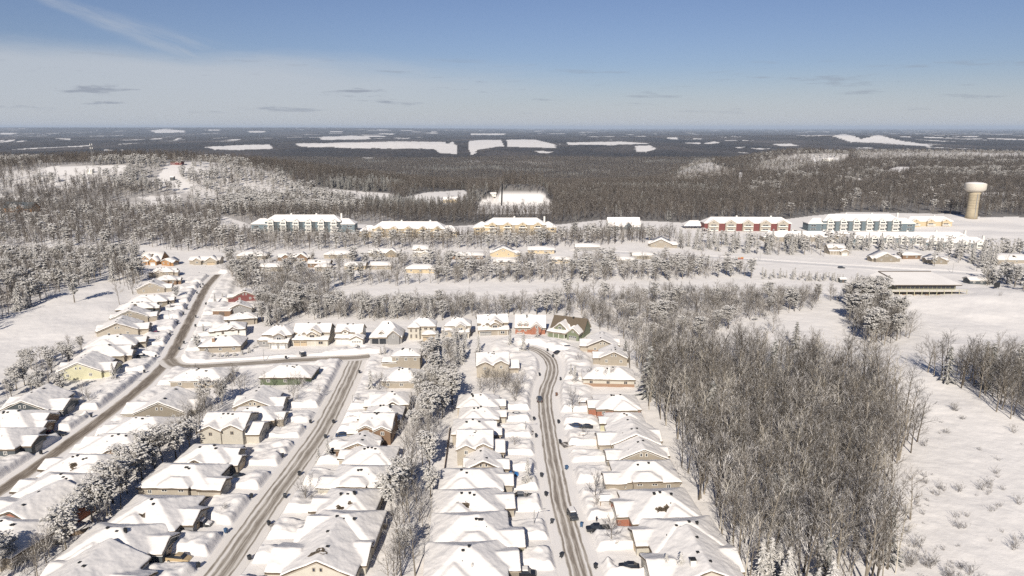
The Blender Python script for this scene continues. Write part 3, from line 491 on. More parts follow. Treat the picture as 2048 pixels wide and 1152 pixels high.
def ribbon(name, pts, hw, mat, lift, nx=7, kind='structure', smooth=3):
    me = bpy.data.meshes.new(name); vs = []; uvs = []; fs = []; acc = 0
    dense = [pts[0]]
    for a, b in zip(pts[:-1], pts[1:]):
        q = max(1, int(np.hypot(*(b - a)) / 3))
        for i in range(q): dense.append(a + (b - a) * (i + 1) / q)
    pts = np.array(dense)
    for i, p in enumerate(pts):
        t = pts[min(i + 2, len(pts) - 1)] - pts[max(i - 2, 0)]; t = t / np.hypot(*t); nrm = np.array((t[1], -t[0]))
        if i: acc += np.hypot(*(p - pts[i - 1]))
        for j in range(nx):
            c = (j / (nx - 1) * 2 - 1) * hw; q = p + nrm * c; vs.append((q[0], q[1], 0)); uvs.append((c, acc))
    z = base(np.array([v[0] for v in vs]), np.array([v[1] for v in vs])); vs = [(v[0], v[1], zz + lift) for v, zz in zip(vs, z)]
    for i in range(len(pts) - 1):
        for j in range(nx - 1): a = i * nx + j; fs.append((a, a + 1, a + 1 + nx, a + nx))
    me.from_pydata(vs, [], fs); uv = me.uv_layers.new(name='UVMap')
    for l in me.loops: uv.data[l.index].uv = uvs[l.vertex_index]
    me.polygons.foreach_set('use_smooth', [True] * len(me.polygons)); me.materials.append(mat)
    o = bpy.data.objects.new(name, me); col.objects.link(o); return tag(o, kind=kind)
for i, (k, nm) in enumerate((('west', 'west_road'), ('middle', 'middle_road'), ('cross', 'cross_road'), ('east', 'east_street'), ('far', 'far_road'))):
    ribbon(nm, ROADS[k][0], ROADS[k][1] + .3, RM[k], .012 + .008 * i)
# ------------------------------------------------------------------ houses
def roof_solid(mb, w, over, lift, thick, inset_hip=0.0):
    """closed slab over one wing: kind, cx, cy, W, D, eave height, slope"""
    kind, cx, cy, W, D, hw, sl = w[:7]
    hx, hy = W / 2 + over, D / 2 + over
    if kind == 'gy': rz = hw + sl * W / 2; ez = rz - sl * hx; top = [(-hx, -hy, ez), (0, -hy, rz), (hx, -hy, ez), (-hx, hy, ez), (0, hy, rz), (hx, hy, ez)]; fs = [(0, 1, 4, 3), (1, 2, 5, 4)]; rim = [0, 1, 2, 5, 4, 3]
    elif kind == 'gx': rz = hw + sl * D / 2; ez = rz - sl * hy; top = [(-hx, -hy, ez), (-hx, 0, rz), (-hx, hy, ez), (hx, -hy, ez), (hx, 0, rz), (hx, hy, ez)]; fs = [(0, 3, 4, 1), (1, 4, 5, 2)]; rim = [0, 3, 4, 5, 2, 1]
    elif kind == 'hip':
        r = min(W, D) / 2; rz = hw + sl * r; ez = rz - sl * (r + over)
        if W >= D: q = max(.05, (W - D) / 2); top = [(-hx, -hy, ez), (hx, -hy, ez), (hx, hy, ez), (-hx, hy, ez), (-q, 0, rz), (q, 0, rz)]; fs = [(0, 1, 5, 4), (1, 2, 5), (2, 3, 4, 5), (3, 0, 4)]
        else: q = (D - W) / 2; top = [(-hx, -hy, ez), (hx, -hy, ez), (hx, hy, ez), (-hx, hy, ez), (0, -q, rz), (0, q, rz)]; fs = [(0, 1, 4), (1, 2, 5, 4), (2, 3, 5), (3, 0, 4, 5)]
        rim = [0, 1, 2, 3]
    else:                                             # shed, falling to -y
        rz = hw + sl * D; top = [(-hx, -hy, hw - sl * over), (hx, -hy, hw - sl * over), (hx, hy, rz), (-hx, hy, rz)]; fs = [(0, 1, 2, 3)]; rim = [0, 1, 2, 3]
    n = len(top); vs = [(cx + a, cy + b, c + lift + thick) for a, b, c in top] + [(cx + a, cy + b, c + lift) for a, b, c in top]
    fs = fs + [tuple(i + n for i in f)[::-1] for f in fs]
    for i in range(len(rim)):
        a, b = rim[i], rim[(i + 1) % len(rim)]; fs.append((a, a + n, b + n, b))
    mb.add(vs, fs)
    return rz
def wing_walls(mb, w):
    kind, cx, cy, W, D, hw, sl = w[:7]; z0 = w[7] if len(w) > 7 else -.6
    hx, hy = W / 2, D / 2; mb.box(cx - hx, cx + hx, cy - hy, cy + hy, z0, hw)
    if kind == 'gy': r = hw + sl * hx - .02; mb.add([(cx - hx, cy - hy, hw), (cx + hx, cy - hy, hw), (cx, cy - hy, r), (cx - hx, cy + hy, hw), (cx + hx, cy + hy, hw), (cx, cy + hy, r)], [(0, 1, 2), (4, 3, 5)])
    if kind == 'gx': r = hw + sl * hy - .02; mb.add([(cx - hx, cy - hy, hw), (cx - hx, cy + hy, hw), (cx - hx, cy, r), (cx + hx, cy - hy, hw), (cx + hx, cy + hy, hw), (cx + hx, cy, r)], [(1, 0, 2), (3, 4, 5)])
def panel(name, parent, mat, x, y, z, w, h, face, t=.06):
    mb = MB()
    if face in 'SN': q = -1 if face == 'S' else 1; y0, y1 = sorted((y, y + q * t)); mb.box(x - w / 2, x + w / 2, y0, y1, z - h / 2, z + h / 2)
    else: q = 1 if face == 'E' else -1; x0, x1 = sorted((x, x + q * t)); mb.box(x0, x1, y - w / 2, y + w / 2, z - h / 2, z + h / 2)
    return mb.build(name, mat, parent)
def window(parent, x, y, z, w, h, face, trim='trim'):
    f = panel('window', parent, M[trim], x, y, z, w, h, face)
    mb = MB(); n = 2 if w > .8 else 1; pw = (w - .14 * (n + 1)) / n
    for i in range(n):
        c = -w / 2 + .14 + pw / 2 + i * (pw + .14)
        if face in 'SN': q = -1 if face == 'S' else 1; y0, y1 = sorted((y + q * .05, y + q * .075)); mb.box(x + c - pw / 2, x + c + pw / 2, y0, y1, z - h / 2 + .13, z + h / 2 - .13)
        else: q = 1 if face == 'E' else -1; x0, x1 = sorted((x + q * .05, x + q * .075)); mb.box(x0, x1, y + c - pw / 2, y + c + pw / 2, z - h / 2 + .13, z + h / 2 - .13)
    mb.build('pane', M['glass'], f); return f
def garage_door(parent, x, y, w, h, face, mat='garage'):
    g = panel('garage_door', parent, M[mat], x, y, h / 2 + .1, w, h, face, .08)
    mb = MB()
    for i in range(4):
        c = -w / 2 + w * (i + .5) / 4
        if face in 'SN': q = -1 if face == 'S' else 1; y0, y1 = sorted((y + q * .07, y + q * .1)); mb.box(x + c - w * .09, x + c + w * .09, y0, y1, h - .55, h - .15)
        else: q = 1 if face == 'E' else -1; x0, x1 = sorted((x + q * .07, x + q * .1)); mb.box(x0, x1, y + c - w * .09, y + c + w * .09, h - .55, h - .15)
    mb.build('pane', M['glass'], g)

def house(x, y, rz, s, W, D, plan, wall, label, detail, idx):
    r = random.Random(idx * 7 + 1); gz = bz(x, y) + .15
    # the picked pixel is the middle of the roof seen from the south: that is where the eaves' centre stands
    root = empty('house', (x, y, gz), rz); tag(root, label, 'house', 'snow covered houses of the subdivision')
    wm = M['w_' + wall]; sl = .37 + .05 * r.random(); h = 2.95 + .35 * r.random(); D = D * (1.17 if detail and plan in 'ABCDEH' and y < 330 else 1); wings = []; wins = []; gar = []; extra = []
    gm = r.choice(['garage', 'garageW', 'garageT']); acc_mat = None
    def south(w, n=2, z=None, ww=1.1, wh=1.2):
        k, cx, cy, WW, DD, hw = w[:6]
        for i in range(n): wins.append((cx - WW / 2 + WW * (i + .5 + .12 * (r.random() - .5)) / n, cy - DD / 2, (hw - 1.15 if z is None else z), ww, wh, 'S'))
    if plan == 'A':
        q_ = .5 * (r.random() - .5); m = ('hip', -s * W * .05, 0, W * .9, D, h, sl + .06); g = ('gx', s * (W / 2 - 1.6), D * q_ * .5, 5.0, D * .5, h - .4, sl); b = ('hip', -s * W * .18, -D * .28, W * .45, D * .62, h + .1, sl + .06)
        wings = [m, g, b]; south(m, 3); gar = [(s * (W / 2 + .9), D * q_ * .5, 4.0, 2.2, 'E' if s > 0 else 'W')]
    elif plan == 'B':
        m = ('gy', -s * W * .06, 0, W * .84, D, h, sl + .05); g = ('gx', s * W * .42, -D * .1, W * .3, D * .62, h - .4, sl); b = ('gx', -s * W * .47, D * .1, W * .16, D * .6, h - .6, sl)
        wings = [m, g, b]; south(m, 2); zz = h + .55 + (sl + .05) * W * .12; wins.append((m[1] - .75, -D / 2, zz, .75, 1.0, 'S')); wins.append((m[1] + .75, -D / 2, zz, .75, 1.0, 'S')); gar = [(s * (W * .57), -D * .1, 4.4, 2.3, 'E' if s > 0 else 'W')]
    elif plan == 'C':
        m = ('hip', -s * .8, 0, W * .86, D, h + .3, sl + .04); c = ('gx', s * W * .25, D * .05, W * .4, D * .6, h + .2, sl + .08); g = ('gx', s * (W * .40), -D * .16, 4.6, D * .46, h - .4, sl); k = ('gy', -s * W * .12, -D * .36, W * .28, D * .34, h + .4, sl + .12)
        wings = [m, c, g, k]; south(m, 2); wins.append((k[1], -D * .53, h + .1, 1.2, 1.0, 'S')); gar = [(s * (W * .40 + 2.3), -D * .16, 3.8, 2.2, 'E' if s > 0 else 'W')]
    elif plan == 'D':
        m = ('gx', -s * 1.0, .5, W * .78, D * .9, 5.4, sl); a = ('gy', -s * (1.0 + W * .19), -D * .28, W * .38, D * .5, 5.0, sl + .1); b = ('gy', -s * (1.0 - W * .19), -D * .24, W * .38, D * .5, 5.2, sl + .1); g = ('gx', s * W * .42, 0, W * .3, D * .7, 3.0, sl)
        wings = [m, a, b, g]; south(a, 1, 4.2); south(b, 1, 4.4); gar = [(s * (W * .57), 0, 4, 2.3, 'E' if s > 0 else 'W')]
    elif plan == 'E':
        m = ('hip', -s * .6, .5, W * .93, D, h, sl + .05); k = ('hip', 0, -D * .34, W * .40, D * .42, h + .7, sl); g = ('gx', s * (W * .46), -D * .22, W * .28, D * .5, h - .3, sl)
        wings = [m, k, g]
        for q in (-1, 1): wins.append((q * W * .11, -D * .55, h + .1, 1.5, 1.0, 'S'))
        south(('', 0, .5, W, D, h), 3); gar = [(s * (W * .60), -D * .22, 4, 2.3, 'E' if s > 0 else 'W')]
    elif plan == 'H':
        m = ('hip', 0, 0, W, D, h - .1, sl + .06); b = ('hip', -s * W * .2, D * .18, W * .5, D * .9, h, sl + .08); wings = [m, b]; south(m, 3, None, 1.3, 1.2); gar = []
    elif plan == 'G':
        m = ('gx', 0, 0, W, D, h - .2, sl); wings = [m]; south(m, max(2, int(W / 5)), None, 1.2, 1.1)
    elif plan == 'T':
        m = ('hip', 0, 0, W, D, 5.8, sl + .05); g = ('gx', -W * .62, -1, W * .5, D * .7, 3.2, sl); wings = [m, g]; south(m, 3, 4.6)
    elif plan == 'F1':
        m = ('hip', .5, .8, W * .9, D * .85, 5.3, .62); a = ('gy', W * .14, -D * .22, W * .36, D * .6, 5.2, .6); g = ('shed', W * .14, -D * .52, W * .6, 2.6, 2.9, .35); b = ('hip', -W * .36, -D * .05, W * .34, D * .8, 3.4, .6)
        wings = [m, a, b, g]; wins = [(W * .14, -D * .52, 4.3, 2.0, 1.5, 'S'), (-W * .36, -D * .45, 2.0, 1.2, 1.4, 'S')]; gar = [(W * .02, -D * .53 - 1.32, 2.6, 2.3, 'S'), (W * .27, -D * .53 - 1.32, 2.6, 2.3, 'S')]
    elif plan == 'F2':
        m = ('gx', 0, 1, W, D * .8, 5.3, .62); a = ('gy', W * .08, -D * .25, W * .42, D * .5, 5.4, .66); a2 = ('gy', W * .05, -D * .33, W * .25, D * .42, 4.9, .66); g = ('shed', 0, -D * .52, W, 2.6, 2.9, .35); d = ('gy', -W * .32, -D * .34, 1.5, 2.2, 4.3, .6, 2.8)
        wings = [m, a, a2, g, d]; wins = [(W * .05, -D * .54, 4.3, 2.2, 1.3, 'S'), (W * .24, -D * .5, 4.2, .8, .9, 'S'), (-W * .32, -D * .34 - 1.1, 4.0, .7, .7, 'S'), (W * .3, -D * .53 - 1.3, 1.7, 2, 1.3, 'S')]; gar = [(-W * .36, -D * .53 - 1.3, 2.6, 2.3, 'S'), (-W * .17, -D * .53 - 1.3, 2.6, 2.3, 'S')]
    elif plan == 'F3':
        m = ('gx', 0, 1, W * .85, D * .8, 5.0, .62); d = ('gy', -W * .1, -D * .26, 2.6, 2.6, 5.6, .7, 4.4); g = ('gy', W * .3, -D * .5, W * .4, 5, 3.0, .5); p = ('shed', -W * .15, -D * .42, W * .5, 2.2, 2.9, .4)
        wings = [m, d, g, p]; wins = [(-W * .25, -D * .3, 4.2, 1.4, 1.0, 'S'), (W * .12, -D * .3, 4.2, 1.4, 1.0, 'S'), (-W * .1, -D * .26 - 1.3, 5.3, 1.1, .9, 'S')]; gar = [(W * .3, -D * .5 - 2.5, 4.2, 2.3, 'S')]; gm = 'garageW'
    elif plan == 'F4':
        m = ('hip', 0, 0, W, D, 3.4, 1.0); d = ('gy', -W * .14, -D * .36, 1.8, 2.2, 5.0, .8, 3.4); g = ('gy', W * .26, -D * .42, W * .36, D * .4, 4.2, .9)
        wings = [m, d, g]; wins = [(-W * .14, -D * .36 - 1.1, 4.7, 1.1, .9, 'S'), (W * .26, -D * .62, 4.0, 1.0, 1.6, 'S')]; gar = [(-W * .34, -D * .5, 2.8, 2.4, 'S'), (-W * .1, -D * .5, 2.8, 2.4, 'S')]; gm = 'black'
    elif plan == 'F5':
        m = ('hip', 0, 1, W * .9, D * .85, 6.0, .62); b = ('hip', -W * .28, -D * .3, W * .38, D * .4, 6.0, .6); g = ('hip', W * .26, -D * .5, W * .46, 4.4, 3.2, .5)
        wings = [m, b, g]; wins = [(-W * .38, -D * .5, 4.6, .9, 1.5, 'S'), (-W * .2, -D * .5, 4.6, .9, 1.5, 'S'), (-W * .38, -D * .5, 1.9, .9, 1.9, 'S'), (-W * .2, -D * .5, 1.9, .9, 1.9, 'S'), (W * .12, -D * .34, 5.0, 1.5, 1, 'S'), (W * .32, -D * .34, 5.0, 1.5, 1, 'S')]
        gar = [(W * .15, -D * .5 - 2.2, 2.5, 2.3, 'S'), (W * .36, -D * .5 - 2.2, 2.5, 2.3, 'S')]; gm = 'garageT'
    elif plan == 'F6':
        m = ('gx', 0, .5, W, D, 3.2, .95); d1 = ('gy', -W * .34, -D * .34, 1.7, 2.2, 4.9, .7, 3.4); d2 = ('gy', -W * .14, -D * .34, 1.7, 2.2, 4.9, .7, 3.4); a = ('gy', W * .2, -D * .42, W * .34, 3.4, 3.6, .8)
        wings = [m, d1, d2, a]; wins = [(-W * .34, -D * .34 - 1.1, 4.5, 1.0, 1.1, 'S'), (-W * .14, -D * .34 - 1.1, 4.5, 1.0, 1.1, 'S'), (W * .2, -D * .42 - 1.7, 4.1, .8, 1.2, 'S'), (-W * .36, -D * .455, 2.2, 1.2, 1.2, 'S'), (-W * .16, -D * .455, 2.2, 1.0, 1.2, 'S')]; gar = [(-W * .36, -D * .455, 2.6, .8, 'S')]; gm = 'garageW'
    elif plan == 'F7':
        m = ('gx', 0, 1, W, D * .8, 3.4, 1.0); a = ('gy', -W * .15, -D * .3, W * .40, D * .5, 4.0, .85); g = ('gy', W * .30, -D * .5, W * .36, D * .5, 3.2, .85); p = ('shed', -W * .22, -D * .62, W * .55, 2.2, 2.7, .3)
        wings = [m, a, g, p]; wins = [(-W * .15, -D * .55, 4.6, 1.8, 1.2, 'S'), (W * .30, -D * .75, 4.2, .8, .9, 'S')]; gar = [(W * .30, -D * .75, 3.6, 2.2, 'S')]
    else:                                     # F8: long ranch with two front gables
        m = ('gx', 0, 1, W, D * .8, 3.0, .5); a = ('gy', -W * .22, -D * .25, W * .26, D * .5, 3.0, .7); b = ('gy', W * .26, -D * .3, W * .36, D * .6, 3.0, .7)
        wings = [m, a, b]; wins = [(-W * .22, -D * .5, 1.8, 1.6, 1.2, 'S'), (-W * .02, -D * .3, 1.8, 1.4, 1.2, 'S')]; gar = [(W * .26, -D * .6, 5.2, 2.3, 'S')]; gm = 'garageT'
    mb = MB()
    for w in wings: wing_walls(mb, w)
    base_brick = wall == 'cream' and plan == 'H' or 'over brown brick' in label
    mb.build('wall', wm, root)
    if base_brick:
        k, cx, cy, WW, DD, hw = wings[0][:6]; b2 = MB(); b2.box(cx - WW / 2 - .04, cx + WW / 2 + .04, cy - DD / 2 - .04, cy + DD / 2 + .04, -.6, 1.5); b2.build('brick_base', M['w_brownbrick'], root)
    mb = MB()
    tops = [roof_solid(mb, w, .45, .0, .16) for w in wings]; rf = mb.build('roof', M['shingle'], root)
    fb = MB()                                   # pale fascia boards just under the shingles
    for w in wings: roof_solid(fb, w, .42, -.2, .19)
    fb.build('fascia', M[r.choice(['trimtan', 'trim', 'trimdark', 'trimtan'])], rf)
    mb = MB(); bare = 'bare brown shingles' in label
    for w in wings:
        if bare and w[0] == 'gx': w = ('shed', w[1] - 1.5, w[2] - w[4] * .26, w[3] * .6, w[4] * .36, w[5] + .2, w[6])
        roof_solid(mb, w, .52, .17, .42 + .08 * r.random())
    sn = mb.build('snow_blanket', M['roofsnow'], rf, smooth=True)
    if detail:
        rm = sn.modifiers.new('round', 'REMESH'); rm.mode = 'VOXEL'; rm.voxel_size = .22 if y < 260 else .30; rm.use_smooth_shade = True
        smo = sn.modifiers.new('soft', 'SMOOTH'); smo.factor = .6; smo.iterations = 9; dp = sn.modifiers.new('drifts', 'DISPLACE'); dp.texture = DRIFT; dp.texture_coords = 'GLOBAL'; dp.strength = .42; dp.mid_level = .5; dp.direction = 'Z'
    for w in wins: window(root, *w, trim='trim' if wall not in ('white', 'cream') else 'trimtan')
    for g in gar: garage_door(root, g[0], g[1], g[2], g[3], g[4], gm)
    if detail:                                 # vents poking through the snow near the ridge, behind it a little
        m = wings[0]; n = r.randint(2, 4)
        for i in range(n):
            vb = MB(); px = m[1] + (r.random() - .5) * m[3] * .35; py = m[2] - m[4] * .12 * r.random() if m[0] != 'gy' else m[2] + (r.random() - .5) * m[4] * .7
            if m[0] == 'gy': px = m[1] + r.choice((-.8, .8))
            zt = m[5] + m[6] * (min(m[4], m[3]) / 2 - abs(py - m[2]) if m[0] != 'gy' else m[3] / 2 - abs(px - m[1])) + .35
            vb.box(px - .26, px + .26, py - .26, py + .26, zt - .6, zt + .38); vb.box(px - .34, px + .34, py - .34, py + .34, zt + .38, zt + .46)
            vb.build('roof_vent', M['vent'], rf)
        for i in range(r.randint(0, 2)):
            vb = MB(); px = m[1] + (r.random() - .5) * m[3] * .6; zt = m[5] + m[6] * min(m[3], m[4]) * .25 + .4
            vb.cyl((px, m[2] - m[4] * .22, zt - .3), .09, .09, .9, 8); vb.build('vent_pipe', M['vent'], rf)
    if 'bare roof patch' in label or 'bare patch' in label or 'round gable vent' in label or idx % 9 == 4:
        m = wings[0]; pb = MB(); cx, cy = m[1] - m[3] * .06, m[2] - m[4] * .30; thk = .16 + .17 + .52
        for j in range(5):
            px, py = cx + (r.random() - .5) * 3.2, cy + (r.random() - .5) * 1.6; n = 9; ring = []
            for q in range(n):
                a = 2 * PI * q / n; k = .35 + .55 * r.random(); X, Y = px + k * 1.3 * math.cos(a), py + k * math.sin(a)
                zz = (m[5] + m[6] * (m[4] / 2 - abs(Y - m[2]))) if m[0] != 'gy' else (m[5] + m[6] * (m[3] / 2 - abs(X - m[1]))); ring.append((X, Y, zz + .66))
            pb.add(ring + [(a_, b_, c_ - .3) for a_, b_, c_ in ring], [tuple(range(n)), tuple(range(n, 2 * n))[::-1]] + [(q, q + n, (q + 1) % n + n, (q + 1) % n) for q in range(n)])
        pb.build('bare_shingle_patch', M['shingle'], rf)
    if 'chimney' in label:
        cb = MB(); m = wings[0]; px, py = m[1] - m[3] * .18, m[2] - m[4] * .3; zt = m[5] + m[6] * m[4] * .3
        cb.box(px - .55, px + .55, py - .45, py + .45, zt - 1, zt + 1.7); c = cb.build('chimney', M['w_brownbrick'] if plan == 'H' else M['trim'], rf)
        cb = MB(); cb.box(px - .62, px + .62, py - .52, py + .52, zt + 1.7, zt + 1.95); cb.build('chimney_snow' if plan == 'H' else 'chimney_cap', M['roofsnow'] if plan == 'H' else M['vent'], c)
    if wall == 'brick' and plan == 'A':        # timber porch on the street side
        pb = MB(); px = s * (W / 2 + 2.2); py = D * .38
        for q in (-1.2, 1.2):
            for p in (-1, 1): pb.box(px + q - .09, px + q + .09, py + p - .09, py + p + .09, -.3, 2.5)
        pr = pb.build('porch', M['wood'], root); pb = MB(); roof_solid(pb, ('gx', px, py, 3, 2.6, 2.5, .4), .2, .05, .35); pb.build('porch_snow', M['roofsnow'], pr)
    if plan in ('F2', 'F7', 'F3', 'F1'):      # porch posts
        pb = MB(); w = wings[3]; k = 0
        for q in (-.46, -.15, .15, .46): pb.box(w[1] + q * w[3] - .1, w[1] + q * w[3] + .1, w[2] - w[4] / 2 - .15, w[2] - w[4] / 2 + .05, -.3, w[5])
        pb.build('porch_posts', M['trim'], root)
    return root
for i, H in enumerate(HOUSES): house(*H, i)

def dress(name, u, v, z=0):
    x, y = land(u, v) if v < 435 else P(u, v, z); return x, y, bz(x, y)
# ------------------------------------------------------------------ apartment blocks
def condo(u, v, L, D, H, floors, wall, dark, rz, label, bays, name='apartment_block', wings=True):
    x, y, gz = dress(name, u, v); root = empty(name, (x, y, gz), rz); tag(root, label, 'apartment block', 'apartment blocks above the far row')
    W = [('hip', 0, 0, L * (.76 if wings else 1), D, H, .62)]
    if wings: W += [('hip', -L * .42, -.6, L * .2, D * .86, H - 2.6, .6), ('hip', L * .42, -.6, L * .2, D * .86, H - 2.6, .6)]
    mb = MB(); [wing_walls(mb, w) for w in W]; mb.build('wall', M['w_' + wall], root)
    Lm = L * (.76 if wings else 1); bw = Lm / bays; fh = H / floors
    sb = MB(); roof_solid(sb, W[0], .7, 0, .55); [roof_solid(sb, w, .6, 0, .5) for w in W[1:]]; rf = sb.build('roof', M['roofsnow'], root)
    for i in range(bays):
        cx = -Lm / 2 + bw * (i + .5)
        g = ('gy', cx, -D / 2 - .7, bw * (.46 if wall != 'red' else .62), 3.0, H + .2, .6); b = MB(); wing_walls(b, g); bay = b.build('bay', M['w_' + dict(teal='white', red='beige', gold='gold').get(wall, wall)], root)
        b = MB(); roof_solid(b, g, .35, 0, .4); b.build('bay_roof', M['roofsnow'], bay)
        b = MB(); b.add([(cx - .8, -D / 2 - 2.23, H + .3), (cx + .8, -D / 2 - 2.23, H + .3), (cx, -D / 2 - 2.23, H + 1.1)], [(0, 1, 2)]); b.build('gable_window', M['glass'], bay)
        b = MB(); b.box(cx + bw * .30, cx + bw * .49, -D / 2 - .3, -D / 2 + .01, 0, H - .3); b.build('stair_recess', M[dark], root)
        for k in range(floors):
            z = fh * k + fh * .5
            window(bay, cx, -D / 2 - 2.2, z, bw * .34, 1.5, 'S')
            b = MB(); b.box(cx - bw * .27, cx + bw * .27, -D / 2 - 3.3, -D / 2 - 2.2, z - 1.4, z - 1.22); b.box(cx - bw * .27, cx + bw * .27, -D / 2 - 3.3, -D / 2 - 3.22, z - 1.22, z - .35); b.build('balcony', M['trim'], bay)
        if i % 2 == 1:
            b = MB(); b.box(cx + bw * .4, cx + bw * .4 + 1.5, -.6, .6, H, H + .62 * D / 2 + 1.8); b.build('chimney', M['trim'], rf)
    if wings:
        for q in (-1, 1):
            for k in range(max(1, floors - 1)):
                for j in (-1, 1): window(root, q * L * .42 + j * L * .05, -.6 - D * .43, fh * k + fh * .5, L * .05, 1.5, 'S')
condo(611, 462, 92, 15, 10.2, 3, 'teal', 'w_slate', .0, 'blue-green three-storey apartment block with white balconies, leftmost on the plateau', 6)
condo(820, 473, 84, 15, 8.4, 3, 'gold', 'w_tan', -.02, 'yellow apartment block with snowy roof, left of the other yellow block', 5)
condo(1030, 467, 72, 15, 9.4, 3, 'gold', 'w_tan', .0, 'yellow apartment block standing clear of trees below the tubing hill', 4)
condo(1490, 460, 80, 14, 7.6, 2, 'red', 'w_red', -.03, 'dark red apartment block with white trim and front gables', 5, wings=False)
condo(1715, 460, 96, 15, 9.6, 3, 'teal', 'w_slate', .0, 'blue-green apartment block beside the water tower', 6)
condo(1812, 489, 96, 11, 5.6, 2, 'teal', 'w_grey', .0, 'long low townhouse terrace behind a row of snowy pines', 8, 'townhouse_terrace', False)
condo(1905, 492, 46, 11, 4.6, 1, 'teal', 'w_grey', -.12, 'short townhouse terrace stepping down at the east end of the long one', 4, 'townhouse_terrace', False)
condo(1600, 482, 66, 11, 4.6, 1, 'tan', 'w_grey', .0, 'low tan townhouse terrace below the red apartment block', 5, 'townhouse_terrace', False)
condo(1852, 452, 44, 11, 5.0, 1, 'gold', 'w_gold', .0, 'bright yellow low building left of the water tower', 3, 'apartment_block', False)

def chalet(u, v, W, D, h, sl, wall, label, cat='lodge', roofm='roofsnow', rz=0, name='lodge', kind='gx'):
    x, y, gz = dress(name, u, v); root = empty(name, (x, y, gz), rz); tag(root, label, cat)
    w = (kind, 0, 0, W, D, h, sl); c = ('gy', W * .12, -D * .5, W * .26, D * .3, h * .95, sl); mb = MB(); wing_walls(mb, w); wing_walls(mb, c); mb.build('wall', M['w_' + wall], root)
    mb = MB(); roof_solid(mb, w, .7, 0, .4); rf = mb.build('roof', M[roofm], root); mb = MB(); roof_solid(mb, c, .4, 0, .35); mb.build('gable_roof', M['roofsnow'], rf)
    for q in (-.36, -.18, .36): window(root, q * W, -D / 2, h * .55, W * .09, h * .35, 'S')
    return root
chalet(355, 329, 17, 9, 3.6, .25, 'red', 'red ski lodge on top of the ski run', roofm='shingle')
r = chalet(45, 424, 34, 12, 5, .9, 'log', 'dark roofed timber lodge in the trees at the left edge', roofm='w_slate', rz=-.15)
r = chalet(1246, 457, 30, 14, 3.2, 1.05, 'teal', 'tall A-frame hall with snowy roof in the middle of the plateau', cat='hall', name='hall', kind='gx')
chalet(903, 405, 20, 10, 4, .5, 'gold', 'ochre building among the resort clearings below the plateau', cat='building', name='building')
chalet(1655, 322, 30, 12, 5, .5, 'white', 'white roofed building on the far wooded ridge', cat='building', name='building')
chalet(985, 392, 9, 6, 3, .5, 'white', 'hut on top of the mound left of the tubing hill', cat='building', name='building')
chalet(182, 346, 7, 6, 5, .3, 'white', 'small pale lift hut in the left hilltop clearing', cat='hut', name='hut')

def clubhouse():
    x, y, gz = dress('', 1846, 590); root = empty('clubhouse', (x, y, gz), .0); tag(root, 'clubhouse with broad snowy roof, glazed front and wrap-around deck on the open snow', 'clubhouse')
    mb = MB(); mb.box(-15, 19, 1, 18, -.3, 6.6); mb.build('wall', M['w_olive'], root)
    mb = MB(); mb.add([(-17, -1, 6.6), (21, -1, 6.6), (15.5, 21, 9.6), (-16, 21, 9.6), (-24, 16, 8.8), (-17, -1, 5.9), (21, -1, 5.9), (15.5, 21, 5.9), (-16, 21, 5.9), (-24, 16, 5.9)],
                      [(0, 1, 2, 3, 4), (0, 5, 6, 1), (1, 6, 7, 2), (2, 7, 8, 3), (3, 8, 9, 4), (4, 9, 5, 0), (9, 8, 7, 6, 5)]); rf = mb.build('roof', M['roofsnow'], root)
    mb = MB(); mb.box(-17.2, 21.2, -1.25, -1.02, 5.8, 6.4); mb.tube([(-16, 21, 9.75), (15.5, 21, 9.75)], [.35, .35], 5); mb.tube([(-16.6, 20.6, 9.7), (-14.5, 8, 8)], [.4, .3], 5); mb.build('roof_edge', M['trimdark'], rf)
    mb = MB(); mb.box(-20, 23, -3.5, 1, 2.7, 3.0); mb.box(-27, -20, -1, 12, 2.7, 3.0); dk = mb.build('deck', M['w_tan'], root)
    mb = MB(); mb.box(-19.8, 22.8, -3.3, .8, 3.0, 3.16); mb.build('deck_snow', M['roofsnow'], dk)
    for i in range(11):
        px = -20 + 43 * i / 10; b = MB(); b.box(px - .12, px + .12, -3.45, -3.2, -.3, 4.1); b.build('deck_post', M['w_yellow'], dk)
    mb = MB(); mb.box(-20, 23, -3.48, -3.4, 3.95, 4.1); mb.box(-20, 23, -3.48, -3.4, 3.4, 3.48); mb.box(-27, -20, -1, -.9, 3.9, 4.0); mb.build('railing', M['w_yellow'], dk)
    for lv, z in enumerate((1.4, 4.7)):
        for i in range(13): window(root, -13.6 + 2.55 * i, 1.0, z, 2.2, 2.1, 'S', 'trimdark' if lv else 'trimtan')
    for q in (3, 8, 13): window(root, -15, q, 4.7, 2.4, 2, 'W', 'trimdark')
    for i, px in enumerate((-12, -6, 1, 8, 14)):
        b = MB(); b.box(px - .8, px + .8, -2.2, -1.4, .1, .9); b.build('patio_bench', M['wood'], root)
clubhouse()
